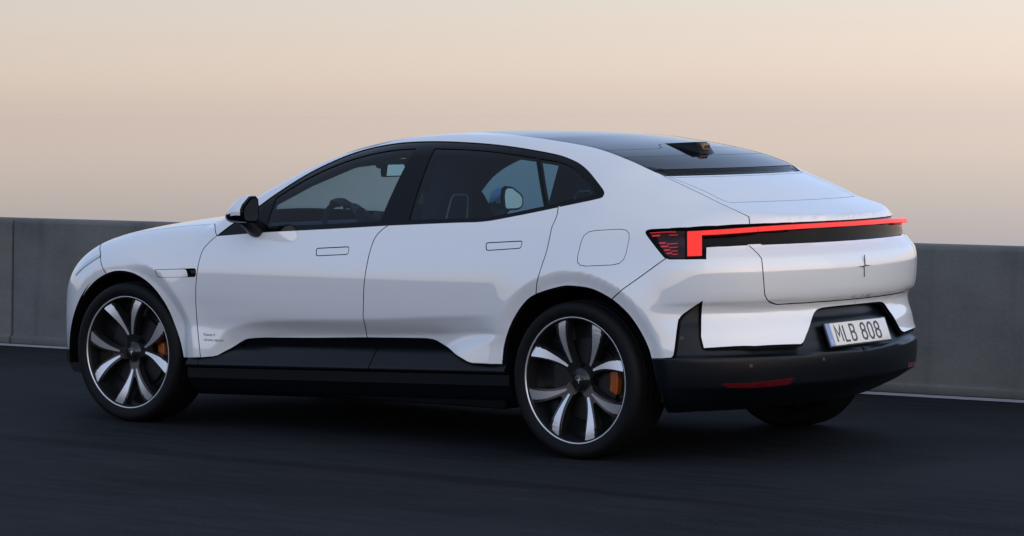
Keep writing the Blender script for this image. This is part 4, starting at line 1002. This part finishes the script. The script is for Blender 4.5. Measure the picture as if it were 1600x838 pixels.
BV = [(dx, dy, .66, (.15, .11)), (dx-.06, dy, .80, (.15, .11)), (dx-.12, dy, .95, (.17, .11)), (dx-.17, dy, 1.07, (.15, .09)), (dx-.16, dy, 1.135, (.062, .062)), (dx-.14, dy, 1.20, (.058, .060)), (dx-.125, dy, 1.27, (.078, .095)), (dx-.13, dy, 1.345, (.074, .092)), (dx-.135, dy, 1.385, (.045, .055)),
      (dx-.165, dy+.19, 1.06, .062), (dx-.02, dy+.235, .90, .048), (-1.28, dy+.11, 1.04, .040), (-1.13, dy+.005, 1.115, .030), (-1.075, dy-.012, 1.135, (.024, .034)),
      (dx-.165, dy-.19, 1.06, .062), (dx-.02, dy-.235, .89, .048), (-1.28, dy-.20, 1.0, .040), (-1.13, dy-.165, 1.075, .030), (-1.085, dy-.155, 1.085, (.024, .034)),
      (dx+.18, dy+.12, .66, .085), (dx+.45, dy+.14, .68, .065), (dx+.62, dy+.12, .42, .045), (dx+.72, dy+.12, .36, .04),
      (dx+.18, dy-.12, .66, .085), (dx+.45, dy-.12, .68, .065), (dx+.62, dy-.10, .42, .045), (dx+.72, dy-.10, .36, .04)]
BE = [(0, 1), (1, 2), (2, 3), (3, 4), (4, 5), (5, 6), (6, 7), (7, 8), (3, 9), (9, 10), (10, 11), (11, 12), (12, 13), (3, 14), (14, 15), (15, 16), (16, 17), (17, 18), (0, 19), (19, 20), (20, 21), (21, 22), (0, 23), (23, 24), (24, 25), (25, 26)]
drv = skin('person', BV, BE, JACK)
tag(drv, 'driver in a dark jacket seen through the side window holding the steering wheel', 'person')
drv.data.materials.append(SKIN)
for p in drv.data.polygons:
    c = p.center
    if c.z > 1.155 or (c.x > -1.155 and c.z > 1.0): p.material_index = 1
# nose, ears
skin('nose', [(dx-.050, dy, 1.300, .010), (dx-.030, dy, 1.278, .013), (dx-.036, dy, 1.262, .010)], [(0, 1), (1, 2)], SKIN, drv, 1)
for sg in (1, -1): skin('ear', [(dx-.135, dy+sg*.078, 1.300, (.008, .014)), (dx-.138, dy+sg*.084, 1.278, (.008, .015)), (dx-.132, dy+sg*.080, 1.255, (.007, .009))], [(0, 1), (1, 2)], SKIN, drv, 1)
hv = [(dx-.15, dy, 1.30, (.085, .085)), (dx-.15, dy, 1.36, (.084, .092)), (dx-.15, dy, 1.395, (.05, .06)), (dx-.17, dy, 1.25, (.06, .05))]
skin('hair', hv, [(0, 1), (1, 2), (0, 3)], HAIR, drv)
# fingers of both hands closed on the rim: short bent chains rooted in the palm
def hand(a0, sgn, palm):
    for k in range(4):
        a = a0+sgn*(-.05+.115*k); p = sw(a); n_ = (p-SWC)/np.linalg.norm(p-SWC); f = np.array([math.cos(SWT), 0, -math.sin(SWT)])
        ch = [palm+(p-palm)*.25+np.array([0, sgn*(.018*(k-1.5)), 0]), p-f*.024+n_*.010, p+n_*.026, p+f*.022+n_*.008, p+f*.018-n_*.016]
        skin('finger', [(*c, .0095-.0006*i) for i, c in enumerate(ch)], [(i, i+1) for i in range(4)], SKIN, drv, 1)
    a = a0-sgn*.16; p = sw(a); n_ = (p-SWC)/np.linalg.norm(p-SWC); f = np.array([math.cos(SWT), 0, -math.sin(SWT)])
    ch = [palm, palm+(p-palm)*.6-n_*.012, p-f*.016-n_*.022, p+f*.012-n_*.02]
    skin('thumb', [(*c, .0105) for c in ch], [(0, 1), (1, 2), (2, 3)], SKIN, drv, 1)
hand(-.02, 1, np.array([-1.075, dy-.012, 1.135])); hand(-1.1, 1, np.array([-1.085, dy-.155, 1.085]))
